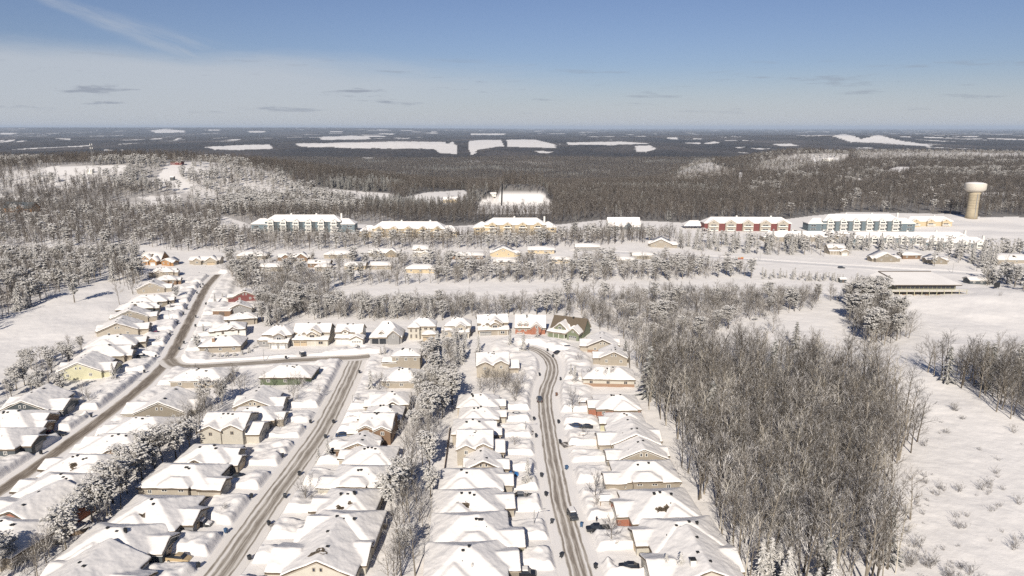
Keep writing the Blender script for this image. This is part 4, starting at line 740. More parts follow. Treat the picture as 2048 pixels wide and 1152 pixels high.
def tower():
    x, y, gz = dress('', 1942, 436); root = empty('water_tower', (x, y, gz)); tag(root, 'tall concrete water tower with white tank on top', 'water tower')
    mb = MB(); n = 40
    prof = [(6.1, -1), (5.5, 6), (5.2, 14), (5.3, 25), (6.6, 28.2)]
    mb.loft([[(r_ * math.cos(2 * PI * j / n), r_ * math.sin(2 * PI * j / n), z) for j in range(n)] for r_, z in prof]); mb.build('column', M['concrete'], root, True)
    for i in range(9):
        b = MB(); z = 2.5 + i * 2.8; b.cyl((0, 0, z), 5.62 - .02 * i, 5.62 - .02 * i, .12, 40); b.build('joint', M['concrete'], root)
    mb = MB(); prof = [(6.7, 28.1), (8.8, 29.3), (10.2, 30.6), (10.25, 36.2), (9.9, 36.9), (6.5, 37.7), (2.5, 38.1), (.3, 38.2)]
    mb.loft([[(r_ * math.cos(2 * PI * j / n), r_ * math.sin(2 * PI * j / n), z) for j in range(n)] for r_, z in prof]); t = mb.build('tank', M['tank'], root, True)
    b = MB(); b.loft([[(r_ * math.cos(2 * PI * j / n), r_ * math.sin(2 * PI * j / n), z) for j in range(n)] for r_, z in [(9.6, 36.9), (9.5, 37.05), (6.5, 37.9), (2.5, 38.3), (.3, 38.4)]]); b.build('tank_snow', M['roofsnow'], t, True)
    b = MB(); b.box(-.3, .3, -5.9, -5.3, 0, 28); b.build('ladder', M['metal'], root)
tower()
def gazebo():
    x, y, gz = dress('', 1387, 456); root = empty('pavilion', (x, y, gz)); tag(root, 'open pavilion with pyramid snowy roof left of the red apartment block', 'pavilion')
    for i in range(4):
        for j in range(2): b = MB(); b.box(-9 + 6 * i - .2, -9 + 6 * i + .2, -5 + 10 * j - .2, -5 + 10 * j + .2, -.3, 3.4); b.build('post', M['trimdark'], root)
    b = MB(); roof_solid(b, ('hip', 0, 0, 20, 12, 3.4, .6), .6, 0, .5); b.build('roof', M['roofsnow'], root)
gazebo()
# ------------------------------------------------------------------ trees
def bare_tree_mesh(seed, h, form, counts, r0, tw, mats, sides=3):
    r = random.Random(seed); T, C = MB(), MB()
    def rnd(a, b): return a + (b - a) * r.random()
    def stem(mb, p, d, L, rad, n, bend, up, sd):
        pts = [p]; rs = [rad]; d = d.normalized()
        for i in range(n):
            d = (d + Vector((rnd(-bend, bend), rnd(-bend, bend), rnd(-bend, bend) + up))).normalized(); p = p + d * (L / n); pts.append(p); rs.append(rad * (1 - .8 * (i + 1) / n))
        mb.tube(pts, rs, sd); return pts, rs
    def dirfrom(d, ang, az):
        a = d.cross(Vector((0, 0, 1)) if abs(d.z) < .9 else Vector((1, 0, 0))).normalized(); b = d.cross(a)
        return d * math.cos(ang) + (a * math.cos(az) + b * math.sin(az)) * math.sin(ang)
    stems = 1
    if form == 'forest': trunks = [(Vector((0, 0, -.8)), Vector((rnd(-.06, .06), rnd(-.06, .06), 1)), h * .93, .40, 1.0)]
    elif form == 'open': trunks = [(Vector((0, 0, -.8)), Vector((rnd(-.05, .05), rnd(-.05, .05), 1)), h * .72, .24, 1.0)]
    else: trunks = [(Vector((rnd(-.3, .3), rnd(-.3, .3), -.5)), Vector((rnd(-.5, .5), rnd(-.5, .5), 1)), h * rnd(.6, .9), .1, .5) for _ in range(5)]
    az = r.random() * 6
    for p0, d0, L, start, rf in trunks:
        pts, rs = stem(T, p0, d0, L, r0 * rf, 7, .07 if form != 'shrub' else .16, .02, 5)
        n1 = counts[0] if form != 'shrub' else counts[0] // 3
        for i in range(n1):
            f = start + (1 - start) * (i + r.random() * .6) / n1; k = min(int(f * 7), 6); q = pts[k].lerp(pts[k + 1], f * 7 - k); rr = rs[k] * .5; az += 2.4 + rnd(-.4, .4)
            if form == 'forest': ang = rnd(.5, 1.1) * (1.2 - .5 * f); bl = h * rnd(.18, .34) * (1.3 - .6 * f)
            elif form == 'open': ang = rnd(.55, 1.0) * (1.25 - .6 * f); bl = h * rnd(.34, .48) * (1.2 - .5 * f)
            else: ang = rnd(.3, .7); bl = h * rnd(.25, .4)
            pb, rb = stem(T, q, dirfrom(Vector((0, 0, 1)), ang, az), bl, max(rr, tw * 1.5), 4, .17, .05, 3)
            for j in range(counts[1]):
                f2 = .22 + .78 * (j + r.random()) / counts[1]; f2 = min(f2, .999); k2 = int(f2 * 4); q2 = pb[k2].lerp(pb[k2 + 1], f2 * 4 - k2); d2 = (pb[k2 + 1] - pb[k2]).normalized()
                l2 = bl * rnd(.32, .55) * (1.2 - .5 * f2); pc, rc = stem(C, q2, dirfrom(d2, rnd(.4, .85), rnd(0, 6.28)), l2, max(rb[k2] * .55, tw * 1.15), 3, .16, .08, 3)
                for t in range(counts[2]):
                    f3 = min(.25 + .75 * (t + r.random()) / counts[2], .999); k3 = int(f3 * 3); q3 = pc[k3].lerp(pc[k3 + 1], f3 * 3 - k3); d3 = (pc[k3 + 1] - pc[k3]).normalized()
                    stem(C, q3, dirfrom(d3, rnd(.4, .9), rnd(0, 6.28)), l2 * rnd(.4, .75), tw, 2, .2, .1, 3)
    return T.mesh('trunk', mats[0]), C.mesh('crown', mats[1])
def clump(mb, p, rx, rz, rot, r, tilt=0.0):
    """one pad of needles: a ragged flattened lump, drooping outward"""
    ca, sa = math.cos(rot), math.sin(rot); vs = []; n = 6
    for j in range(n):
        a = 2 * PI * j / n; k = rx * (.65 + .6 * r.random()); x, y = k * math.cos(a) * 1.25, k * math.sin(a) * .8
        z = -tilt * x + rz * (r.random() - .75); vs.append((p[0] + x * ca - y * sa, p[1] + x * sa + y * ca, p[2] + z))
    vs.append((p[0], p[1], p[2] + rz)); vs.append((p[0], p[1], p[2] - rz * .9))
    mb.add(vs, [(j, (j + 1) % n, n) for j in range(n)] + [((j + 1) % n, j, n + 1) for j in range(n)])
def pine_mesh(seed, h, form, mats, dens=1.0, cs=1.0):
    r = random.Random(seed); T, C = MB(), MB(); lean = (r.random() - .5) * .06
    T.tube([(0, 0, -.6), (lean * h * .3, 0, h * .45), (lean * h, 0, h * .98)], [h * .018 + .05, h * .012 + .03, .03], 6)
    if form == 'spruce':
        n = int(h * 6.2 * dens); R = h * .25
        for i in range(n):
            f = (i + r.random()) / n; z = h * (.06 + .92 * f); br = R * (1 - f) ** .82 * (.65 + .5 * r.random()) + .12; az = i * 2.4 + r.random()
            m = max(1, int(br / (.55 * cs) + .5))
            for k in range(m):
                q = br * (k + .7) / m; s = (.34 + .2 * r.random()) * cs * (1.15 - .35 * k / m)
                clump(C, (lean * z + q * math.cos(az), q * math.sin(az), z - .36 * q + .1 * r.random()), s, s * .34, az + (r.random() - .5) * .5, r, .35)
    elif form == 'pine':            # irregular plume crown with gaps
        nb = int(30 * dens)
        for i in range(nb):
            f = (i + r.random()) / nb; z = h * (.30 + .68 * f); br = h * .27 * math.sin(PI * min(1, .22 + .78 * (1 - f))) ** .8 * (.4 + .75 * r.random()) + .3; az = i * 2.4 + r.random() * 1.2; up = .12 + .2 * f
            T.tube([(lean * z, 0, z - .4), (lean * z + br * .9 * math.cos(az), br * .9 * math.sin(az), z + br * up * .8)], [.07, .03], 3)
            for k in range(int(5 * br / 2.2 * dens) + 3):
                q = br * (.35 + .72 * r.random()); a2 = az + (r.random() - .5) * .9; s = (.42 + .3 * r.random()) * cs
                clump(C, (lean * z + q * math.cos(a2), q * math.sin(a2), z + q * up + (r.random() - .4) * .7), s, s * .42, a2, r, .1)
    else:                           # small round frosted bush
        for i in range(int(46 * dens)):
            a = r.random() * 6.28; f = r.random() ** .6; zz = r.random(); q = h * .5 * f * math.sqrt(max(.05, 1 - zz * zz)); s = .28 * cs * h * .35
            clump(C, (q * math.cos(a), q * math.sin(a), h * (.12 + .8 * zz)), s, s * .45, a, r, .2)
    return T.mesh('trunk', mats[0]), C.mesh('crown', mats[1])
bk, tg, bkS, tgS, nd, ndD = M['bark'], M['twig'], M['barkS'], M['twigS'], M['needle'], M['needleD']
VAR = {}
VAR['bare'] = [bare_tree_mesh(i, 18, 'forest', (15, 6, 3), .29, .031, (bk, tg)) + (18,) for i in range(7)]
M['birch'] = snow_top('pale_bark', (.40, .36, .29), (.55, .50, .42), .4, .9)
VAR['bare'] += [bare_tree_mesh(10 + i, 18, 'forest', (10, 5, 3), .22, .034, (M['birch'], M['birch'])) + (18,) for i in range(1)]
VAR['open'] = [bare_tree_mesh(20 + i, 11, 'open', (12, 7, 6), .17, .02, (bk, tg)) + (11,) for i in range(4)]
VAR['frost'] = [bare_tree_mesh(30 + i, 14, 'forest' if i % 2 else 'open', (14, 6, 5), .17, .03, (bkS, tgS)) + (14,) for i in range(5)]
VAR['spruce'] = [pine_mesh(40 + i, 12, 'spruce', (bk, nd), 1.5, .75) + (12,) for i in range(4)]
VAR['pine'] = [pine_mesh(50 + i, 15, 'pine', (bk, nd), 1.75, .72) + (15,) for i in range(4)]
VAR['darkspruce'] = [pine_mesh(60 + i, 14, 'spruce', (bk, ndD), .8, 1.2) + (14,) for i in range(2)]
VAR['shrub'] = [bare_tree_mesh(70 + i, 3.2, 'shrub', (12, 4, 3), .04, .012, (bkS, tg)) + (3.2,) for i in range(3)]
VAR['bush'] = [pine_mesh(80 + i, 2.4, 'bush', (bk, nd), 1.0) + (2.4,) for i in range(2)]
LOD = {}
M['twigV'] = snow_top('twig_valley', (.052, .043, .036), (.140, .116, .094), .55, 1.05)
LOD['bare'] = [bare_tree_mesh(100 + i, 18, 'forest', (13, 5, 3), .22, .055, (M['twigV'], M['twigV'])) + (18,) for i in range(4)]
LOD['frost'] = [bare_tree_mesh(110 + i, 14, 'forest' if i % 2 else 'open', (11, 4, 2), .2, .06, (bkS, tgS)) + (14,) for i in range(4)]
LOD['spruce'] = [pine_mesh(120 + i, 12, 'spruce', (bk, nd), .5, 1.5) + (12,) for i in range(2)]
LOD['pine'] = [pine_mesh(130 + i, 15, 'pine', (bk, nd), .6, 1.5) + (15,) for i in range(2)]
LOD['darkspruce'] = [pine_mesh(140 + i, 14, 'spruce', (bk, ndD), .4, 1.7) + (14,) for i in range(2)]
NAMES = dict(bare=('bare_tree', 'tree'), open=('bare_tree', 'tree'), frost=('frosted_tree', 'tree'), spruce=('spruce_tree', 'tree'), pine=('pine_tree', 'tree'), darkspruce=('dark_spruce_tree', 'tree'), shrub=('bare_shrub', 'shrub'), bush=('snowy_bush', 'bush'))
TR = []                                           # x, y, kind, height, label or None, group key
def put(u, v, kind, h, label): x, y = P(u, v); TR.append((x, y, kind, h, label, 'single'))
# zones: name, outline in the photo (of the tree feet), spacing in metres, kinds with shares, heights
ZONES = [
 ('tall bare tree in the dense wood right of the right street', [(1262, 735), (1282, 800), (1328, 855), (1362, 905), (1392, 975), (1418, 1040), (1450, 1110), (1485, 1200), (1830, 1200), (1815, 1060), (1800, 950), (1812, 860), (1790, 800), (1700, 755), (1560, 735), (1400, 730), (1310, 715)], 3.35, dict(bare=.93, frost=.05, darkspruce=.02), (9.5, 20.5)),
 ('snowy spruce at the bottom edge of the dense wood', [(1500, 1160), (1500, 1220), (1650, 1220), (1640, 1175)], 4.0, dict(spruce=1), (8, 12)),
 ('bare tree in the row along the right snow bank', [(1850, 752), (1905, 778), (1990, 828), (2060, 872), (2160, 900), (2120, 770), (2040, 745), (1935, 752)], 4.2, dict(bare=.55, open=.35, darkspruce=.10), (12, 18)),
 ('tree in the clump on the slope left of the clubhouse snowfield', [(1695, 640), (1740, 690), (1790, 700), (1815, 670), (1790, 628), (1740, 590), (1690, 600)], 4.6, dict(pine=.34, spruce=.06, frost=.30, open=.30), (11, 17)),
 ('frosted tree in the thicket behind the north row of houses', [(1000, 636), (1010, 614), (1100, 606), (1200, 602), (1300, 600), (1480, 595), (1650, 596), (1690, 602), (1640, 620), (1540, 640), (1480, 650), (1400, 690), (1300, 705), (1268, 690), (1190, 660), (1150, 640), (1090, 632)], 4.9, dict(frost=.40, pine=.12, open=.40, bush=.08), (7.5, 13)),
 ('frosted tree behind the two-storey row, below the golf strip', [(505, 645), (540, 660), (600, 640), (720, 644), (880, 640), (1020, 636), (1000, 620), (880, 615), (740, 614), (660, 605), (600, 592), (520, 600)], 4.0, dict(frost=.48, pine=.14, open=.30, spruce=.08), (7, 11.5)),
 ('frosted tree in the west end of the thicket by the left road', [(455, 560), (440, 545), (470, 525), (600, 535), (650, 560), (660, 590), (600, 600), (515, 600), (470, 575)], 5.0, dict(frost=.65, pine=.15, open=.2), (8, 14)),
 ('frosted tree in the belt between far row and golf strip', [(470, 520), (600, 524), (800, 520), (1100, 524), (1250, 524), (1360, 524), (1480, 540), (1500, 555), (1380, 562), (1200, 566), (1000, 568), (850, 570), (700, 575), (640, 560), (560, 535)], 5.3, dict(frost=.50, pine=.20, open=.30), (7, 12)),
 ('frosted tree between the far row and the apartment blocks', [(440, 470), (520, 483), (700, 487), (740, 488), (900, 488), (960, 486), (1110, 486), (1180, 470), (1300, 476), (1300, 486), (1200, 494), (1000, 500), (700, 502), (460, 508), (380, 500), (400, 480)], 6.2, dict(frost=.50, bare=.38, pine=.12), (10, 15)),
 ('bare tree on the open snow around the apartment blocks', [(430, 466), (520, 470), (740, 478), (960, 476), (1110, 474), (1350, 466), (1350, 486), (1100, 490), (740, 492), (430, 486)], 5.6, dict(bare=.64, frost=.28, pine=.08), (7, 11)),
 ('snowy pine by the far road', [(1340, 476), (1400, 486), (1480, 489), (1590, 494), (1700, 490), (1700, 515), (1560, 514), (1420, 502), (1380, 506), (1350, 495)], 8.5, dict(spruce=.36, pine=.24, frost=.40), (10, 15)),
 ('snowy spruce in front of the townhouse terrace', [(1680, 492), (1780, 496), (1900, 500), (2010, 504), (2048, 500), (2048, 506), (1900, 507), (1760, 505), (1680, 503)], 7.0, dict(spruce=.8, pine=.2), (8, 12)),
 ('snowy tree behind the clubhouse', [(1700, 520), (1760, 528), (1800, 538), (1870, 535), (1880, 518), (1950, 512), (2080, 505), (2100, 545), (2060, 570), (2000, 560), (1960, 545), (1930, 530), (1850, 524), (1760, 518)], 9, dict(spruce=.45, pine=.35, frost=.2), (9, 14)),
 ('snowy tree right of the clubhouse', [(1960, 560), (2000, 585), (2100, 610), (2100, 560), (2000, 545)], 9, dict(pine=.5, open=.3, spruce=.2), (10, 14)),
 ('small young spruce in the nursery row', [(1524, 552), (1690, 558), (1690, 566), (1524, 560)], 4.0, dict(spruce=1), (4, 6.5)),
 ('tree of the wood above the left snowfield', [(-160, 740), (0, 655), (60, 625), (130, 585), (210, 550), (240, 575), (260, 600), (290, 570), (290, 545), (280, 510), (0, 520), (-200, 560)], 5.6, dict(frost=.34, pine=.17, spruce=.07, bare=.42), (10, 15)),
 ('snowy bush or tree by the lower left houses', [(75, 722), (140, 700), (190, 682), (200, 700), (160, 735), (110, 770), (150, 800), (180, 840), (120, 800), (60, 790), (-40, 850), (-40, 785), (20, 765)], 5.4, dict(pine=.55, frost=.35, shrub=.10), (6, 10)),
 ('tree in the strip between left and middle road houses', [(420, 800), (470, 800), (400, 880), (350, 960), (300, 1000), (250, 1045), (180, 1110), (120, 1170), (-60, 1200), (-40, 1130), (60, 1110), (150, 1050), (200, 980), (270, 920), (350, 870)], 4.1, dict(pine=.34, frost=.36, bare=.30), (8, 12.5)),
 ('tree in the strip between middle and right street houses', [(830, 770), (905, 770), (895, 850), (880, 960), (850, 1060), (840, 1200), (740, 1200), (760, 1060), (790, 960), (810, 880)], 3.9, dict(frost=.36, bare=.40, pine=.24), (8, 13)),
 ('snowy tree inside the bend of the right-hand street', [(870, 690), (950, 690), (940, 740), (910, 780), (860, 780), (855, 720)], 5.2, dict(spruce=.5, pine=.25, frost=.25), (8, 11)),
 ('bare tree in the thicket left of the right-hand street', [(960, 765), (1040, 765), (1050, 800), (1012, 808), (1010, 790), (960, 785)], 3.4, dict(frost=.7, open=.3), (6, 9)),
 ('bare tree around the corner bungalows', [(380, 770), (560, 765), (640, 765), (640, 800), (590, 830), (560, 800), (470, 800), (440, 790), (390, 800)], 7.0, dict(frost=.6, open=.4), (7, 10)),
 ('hill thicket tree of the upper left', [(-220, 560), (-160, 500), (0, 500), (280, 495), (380, 505), (440, 480), (440, 430), (-220, 420)], 5.8, dict(frost=.20, bare=.68, pine=.09, spruce=.03), (9, 14)),
]
def collect():
    r = random.Random(99); hb = np.array([(h[0], h[1]) for h in HOUSES]); out = []
    for zi, (label, poly, sp_, kinds, hh) in enumerate(ZONES):
        wp = [tuple(P(u, v)) for u, v in poly]; xs = [p[0] for p in wp]; ys = [p[1] for p in wp]; nx = int((max(xs) - min(xs)) / sp_) + 1; ny = int((max(ys) - min(ys)) / sp_) + 1
        gx, gy = np.meshgrid(np.arange(nx), np.arange(ny)); rs = np.random.RandomState(zi)
        X = min(xs) + (gx + rs.rand(*gx.shape)) * sp_; Y = min(ys) + (gy + rs.rand(*gx.shape)) * sp_; X = X.ravel(); Y = Y.ravel(); am = 9 if zi == 0 else 5
        k = inpoly(X + am * (fbm(X / 11, Y / 11, 2, 51) - .5) * 2, Y + am * (fbm(X / 11, Y / 11, 2, 57) - .5) * 2, wp)
        for H in HOUSES:
            dx, dy = X - H[0], Y - H[1]; c, s = math.cos(-H[2]), math.sin(-H[2]); a, b = dx * c - dy * s, dx * s + dy * c
            k &= ~((np.abs(a) < H[4] * .5 + 1.8) & (b > -H[5] * .5 - (4.5 if H[1] < 420 else 24.0)) & (b < H[5] * .5 + 1.5))
        for rd in ROADS: d, _, _ = road_near(X, Y, rd); k &= d > ROADS[rd][1] + (3.5 if rd != 'far' else 7)
        names = list(kinds); pr = np.array([kinds[q] for q in names]); pr = pr / pr.sum()
        for x, y in zip(X[k], Y[k]):
            kd = names[rs.choice(len(names), p=pr)]; h = rs.uniform(*hh)
            if kd in ('bush', 'shrub'): h = rs.uniform(2, 3.5)
            TR.append((x, y, kd, h, None, zi))
collect()
# trees that stand alone
for a in [
 (1190, 1004, 'open', 9.5, 'bare round-crowned yard tree east of the right street, left of the brick house'), (1223, 1092, 'open', 8.5, 'bare yard tree in front of the black pickup'),
 (1145, 826, 'open', 10, 'wide bare tree beside the right street opposite the white car'), (1149, 772, 'spruce', 8.5, 'single dark spruce on the east side of the right street bend'),
 (1055, 972, 'spruce', 8.5, 'snow laden spruce in the yard above the grey pickup'), (612, 1008, 'open', 9.5, 'bare tree on the east kerb of the middle road'), (1180, 768, 'open', 8, 'thin bare tree at the left end of the brick-based bungalow'),
 (1216, 770, 'open', 8.5, 'thin bare tree in front of the brick-based bungalow'), (1855, 755, 'open', 17, 'great spreading bare tree at the head of the right tree row'), (1768, 690, 'open', 16, 'tall bare tree at the right foot of the slope clump'),
 (353, 598, 'pine', 7, 'snowy pine beside the tan gabled house on the left road'), (430, 608, 'spruce', 6, 'small snowy spruce alone east of the left road'), (394, 700, 'pine', 6.5, 'snow buried pine at the corner by the chimney bungalow'),
 (228, 765, 'spruce', 8, 'snowy spruce right of the pale yellow house'), (170, 808, 'frost', 9, 'frosted tree beside the left road kerb'), (126, 842, 'spruce', 4, 'small snowy spruce by the dark slate house'),
 (40, 620, 'spruce', 15, 'tall spruce at far left above the snowfield'), (52, 560, 'spruce', 15, 'tall grey spruce behind the far left one'), (150, 610, 'pine', 16, 'broad dark pine at the top of the left snowfield'), (120, 590, 'pine', 14, 'bushy pine left of the broad dark pine'), (190, 560, 'pine', 14, 'dark pine behind the snowfield corner'),
 (240, 612, 'frost', 15, 'frosted bare tree at the right corner of the snowfield'), (640, 800, 'frost', 6, 'low frosted tree beside the middle road mound'), (657, 918, 'spruce', 6.5, 'snowy spruce in a yard east of the middle road'), (637, 925, 'spruce', 5, 'smaller snowy spruce beside the yard spruce'),
 (742, 785, 'spruce', 9, 'tall spruce at the top east side of the middle road'), (760, 788, 'open', 9, 'bare tree next to the tall middle road spruce'), (875, 795, 'pine', 11, 'large frosted pine behind the tan bungalow'),
 (1075, 683, 'spruce', 7.5, 'snowy spruce in front of the red brick house'), (1047, 708, 'spruce', 10, 'large snowy spruce at the turning circle'), (1020, 695, 'spruce', 8, 'snowy spruce left of the turning circle one'), (957, 706, 'spruce', 8.5, 'snowy spruce below the green-doored house'),
 (927, 720, 'spruce', 9, 'snowy spruce between bend houses, left of centre'), (908, 715, 'spruce', 8, 'snowy spruce leftmost of the bend group'), (770, 716, 'spruce', 6.5, 'small spruce group in front of the dark garage doors'), (762, 718, 'spruce', 5.5, 'leftmost small spruce by dark garage doors'),
 (1158, 728, 'open', 6, 'thin young tree in front of the brown brick gable'), (1502, 558, 'pine', 13, 'tall snowy pine at the left end of the nursery row'), (1590, 700, 'darkspruce', 13, 'dark spruce rising out of the top of the wood'), (1250, 722, 'darkspruce', 9, 'dark spruce at the upper left corner of the wood'),
 (1330, 1165, 'spruce', 7, 'snowy spruce top at the bottom edge by the chimney house'), (1358, 1170, 'spruce', 8, 'second spruce top at the bottom edge by the chimney house'), (945, 1175, 'spruce', 6, 'snowy spruce tip at the bottom edge in the right street yards'), (870, 1178, 'spruce', 5, 'small spruce tip at the bottom edge left of centre'),
 (1460, 1110, 'spruce', 5, 'small snowy spruce where the wood meets the last house'), (285, 965, 'pine', 11, 'big frosted pine left of the hip roofed grey house'), (310, 935, 'pine', 11, 'big frosted pine above the strip centre'), (215, 1035, 'pine', 10, 'frosted pine in the lower left strip'), (20, 1140, 'pine', 9, 'frosted pine in the bottom left corner'),
 (800, 1000, 'pine', 12, 'tall frosted pine in the strip right of the middle road'), (2000, 600, 'shrub', 3.5, 'low bare shrub right of the clubhouse'), (1975, 572, 'open', 13, 'bare tree beside the service hut'), (470, 762, 'open', 8, 'bare multi-branched tree right of the tan brick bungalow'),
 (395, 765, 'open', 9, 'bare tree in front of the tan brick bungalow'), (1545, 668, 'open', 12, 'upright bare tree at the top edge of the wood'), (555, 660, 'open', 10, 'bare tree behind the first two-storey house'), (75, 850, 'open', 7, 'bare tree between lower left house and road'),
 (1425, 655, 'open', 8, 'bare round tree on the snow above the wood'), (1535, 625, 'open', 8, 'bare tree on the snow slope near the lone stump'), (1560, 622, 'open', 7, 'smaller bare tree next to the slope one')]: put(*a)
for i, (u, v) in enumerate([(425, 715), (440, 716), (455, 715), (470, 714), (485, 711), (498, 706), (510, 698), (517, 690), (413, 708), (430, 703)]): put(u, v, 'bush', 2.2 + .3 * (i % 3), None)
_r = random.Random(12)
for i, H in enumerate(HOUSES[:61]):
    if i % 3 != 1 or H[1] > 400: continue
    c, s_ = math.cos(H[2]), math.sin(H[2]); a, b = H[3] * (H[4] * .5 + 4.5), 4.6; x, y = H[0] + a * c - b * s_, H[1] + a * s_ + b * c
    if min(road_near(np.array([x]), np.array([y]), k)[0][0] - ROADS[k][1] for k in ROADS) > 1.5: TR.append((x, y, _r.choice(['open', 'frost', 'open', 'spruce']), _r.uniform(3.5, 6), 'small young tree in the front yard of the ' + ' '.join(H[8].split(',')[0].split()[:7]), 'single'))
rs_ = np.random.RandomState(4)                 # shrubs sticking out of the right snow slope
for i in range(190):
    u, v = rs_.uniform(1800, 2080), 800 + 380 * rs_.rand() ** .8
    if fbm(np.array([u / 40.]), np.array([v / 30.]), 2, 9)[0] > .50 and v > 770 + (u - 1850) * .5 and not (v < 860 and u > 1950): TR.append((*P(u, v), 'shrub', 1.2 + 3.6 * rs_.rand() ** 2 * (1.3 if u < 1860 else 1), None, 'slope'))
# the hills and the valley woods
def far_woods():
    rs = np.random.RandomState(77); out = {k: [] for k in ('bare', 'frost', 'spruce', 'pine', 'darkspruce')}
    y0 = 700.0
    while y0 < 4300:
        sp_ = 6.6 if y0 < 1500 else (8.6 if y0 < 2300 else 12.5); xm = y0 * .80 + 60; n = int(2 * xm / sp_)
        X = -xm + (np.arange(n) + rs.rand(n)) * sp_; Y = y0 + rs.rand(n) * sp_; Z = base(X, Y); U, V = proj(X, Y, Z)
        Uj = U + 9 * (fbm(X / 60, Y / 60, 2, 5) - .5); Vj = V + 3 * (fbm(X / 50, Y / 50, 2, 6) - .5); top = np.interp(U, TOPU, TOPV)
        k = (V < top + 3 * (rs.rand(n) - .5)) & (U > -220) & (U < 2280)
        for poly in CLEAR: k &= ~inpoly(Uj, Vj, poly); k &= ~(inpoly(Uj, Vj - 7, poly) & (rs.rand(n) < .85))
        br = np.zeros(n, bool)
        for poly in BRIGHT: br |= inpoly(Uj, Vj, poly)
        k &= ~(br & (rs.rand(n) < .35))
        thin0 = fbm(X / 70, Y / 70, 2, 23); left = (U < 462 + 2.7 * (V - 318) + 30 * (thin0 - .5)) & (Y < 1600); right = (U > 1500) & (Y < 2700); clus = fbm(X / 120, Y / 120, 3, 15); thin = fbm(X / 45, Y / 60, 2, 19)
        k &= ~((left) & (thin > .60) & (rs.rand(n) < .75)) & ~(right & (thin > .66) & (rs.rand(n) < .6))
        for x, y, z, l, q, c, bb in zip(X[k], Y[k], Z[k], left[k], right[k], clus[k], br[k]):
            a = rs.rand(); con = a < (.04 + .9 * max(0, c - .56) * 4)
            if bb and rs.rand() < (.42 if l else .6): kd = 'frost' if rs.rand() < .88 else 'pine'
            elif l: kd = ('pine' if rs.rand() < .8 else 'spruce') if con and c > .60 else ('frost' if rs.rand() < .24 else 'bare')
            elif q: kd = ('pine' if rs.rand() < .5 else 'darkspruce') if con else ('frost' if rs.rand() < .16 else 'bare')
            else: kd = 'darkspruce' if a < (.05 + .9 * max(0, c - .55) * 5) else ('frost' if rs.rand() < .02 else 'bare')
            out[kd].append((x, y, z, rs.uniform(.62, 1.0) * (1 if y0 < 2300 else 1.15)))
        y0 += sp_
    return out
def gn_stuff(name, label, cat, pts, objs, hs):
    """one object: points that carry copies of the trees already standing in the scene"""
    n = len(pts); me = bpy.data.meshes.new(name); me.vertices.add(n); a = np.array([p[:4] for p in pts], dtype=np.float32); me.vertices.foreach_set('co', a[:, :3].ravel().copy())
    rs = np.random.RandomState(n)
    for nm, tp, val in (('scl', 'FLOAT', a[:, 3].copy()), ('rot', 'FLOAT', rs.rand(n).astype(np.float32) * 6.283), ('idx', 'INT', rs.randint(0, len(objs), n).astype(np.int32))):
        at = me.attributes.new(nm, tp, 'POINT'); at.data.foreach_set('value', val)
    o = bpy.data.objects.new(name, me); col.objects.link(o); tag(o, label, cat, kind='stuff')
    ng = bpy.data.node_groups.new(name, 'GeometryNodeTree'); ng.interface.new_socket('Geometry', in_out='INPUT', socket_type='NodeSocketGeometry'); ng.interface.new_socket('Geometry', in_out='OUTPUT', socket_type='NodeSocketGeometry')
    N = ng.nodes; L = ng.links; gi = N.new('NodeGroupInput'); go = N.new('NodeGroupOutput'); J = N.new('GeometryNodeJoinGeometry')
    for tr, cr in objs:
        j = N.new('GeometryNodeJoinGeometry'); g2 = N.new('GeometryNodeGeometryToInstance')
        for ob in (tr, cr): oi = N.new('GeometryNodeObjectInfo'); oi.transform_space = 'ORIGINAL'; oi.inputs[0].default_value = ob; L.new(oi.outputs['Geometry'], j.inputs[0])
        L.new(j.outputs[0], g2.inputs[0]); L.new(g2.outputs[0], J.inputs[0])
    def attr(nm, tp):
        q = N.new('GeometryNodeInputNamedAttribute'); q.data_type = tp; q.inputs[0].default_value = nm; return q.outputs['Attribute']
    ip = N.new('GeometryNodeInstanceOnPoints'); L.new(gi.outputs[0], ip.inputs['Points']); L.new(J.outputs[0], ip.inputs['Instance']); ip.inputs['Pick Instance'].default_value = True; L.new(attr('idx', 'INT'), ip.inputs['Instance Index'])
    cx = N.new('ShaderNodeCombineXYZ'); L.new(attr('rot', 'FLOAT'), cx.inputs[2]); L.new(cx.outputs[0], ip.inputs['Rotation'])
    cs = N.new('ShaderNodeCombineXYZ'); sc1 = attr('scl', 'FLOAT'); [L.new(sc1, cs.inputs[i]) for i in range(3)]; L.new(cs.outputs[0], ip.inputs['Scale'])
    L.new(ip.outputs[0], go.inputs[0]); md = o.modifiers.new('trees', 'NODES'); md.node_group = ng
    return o
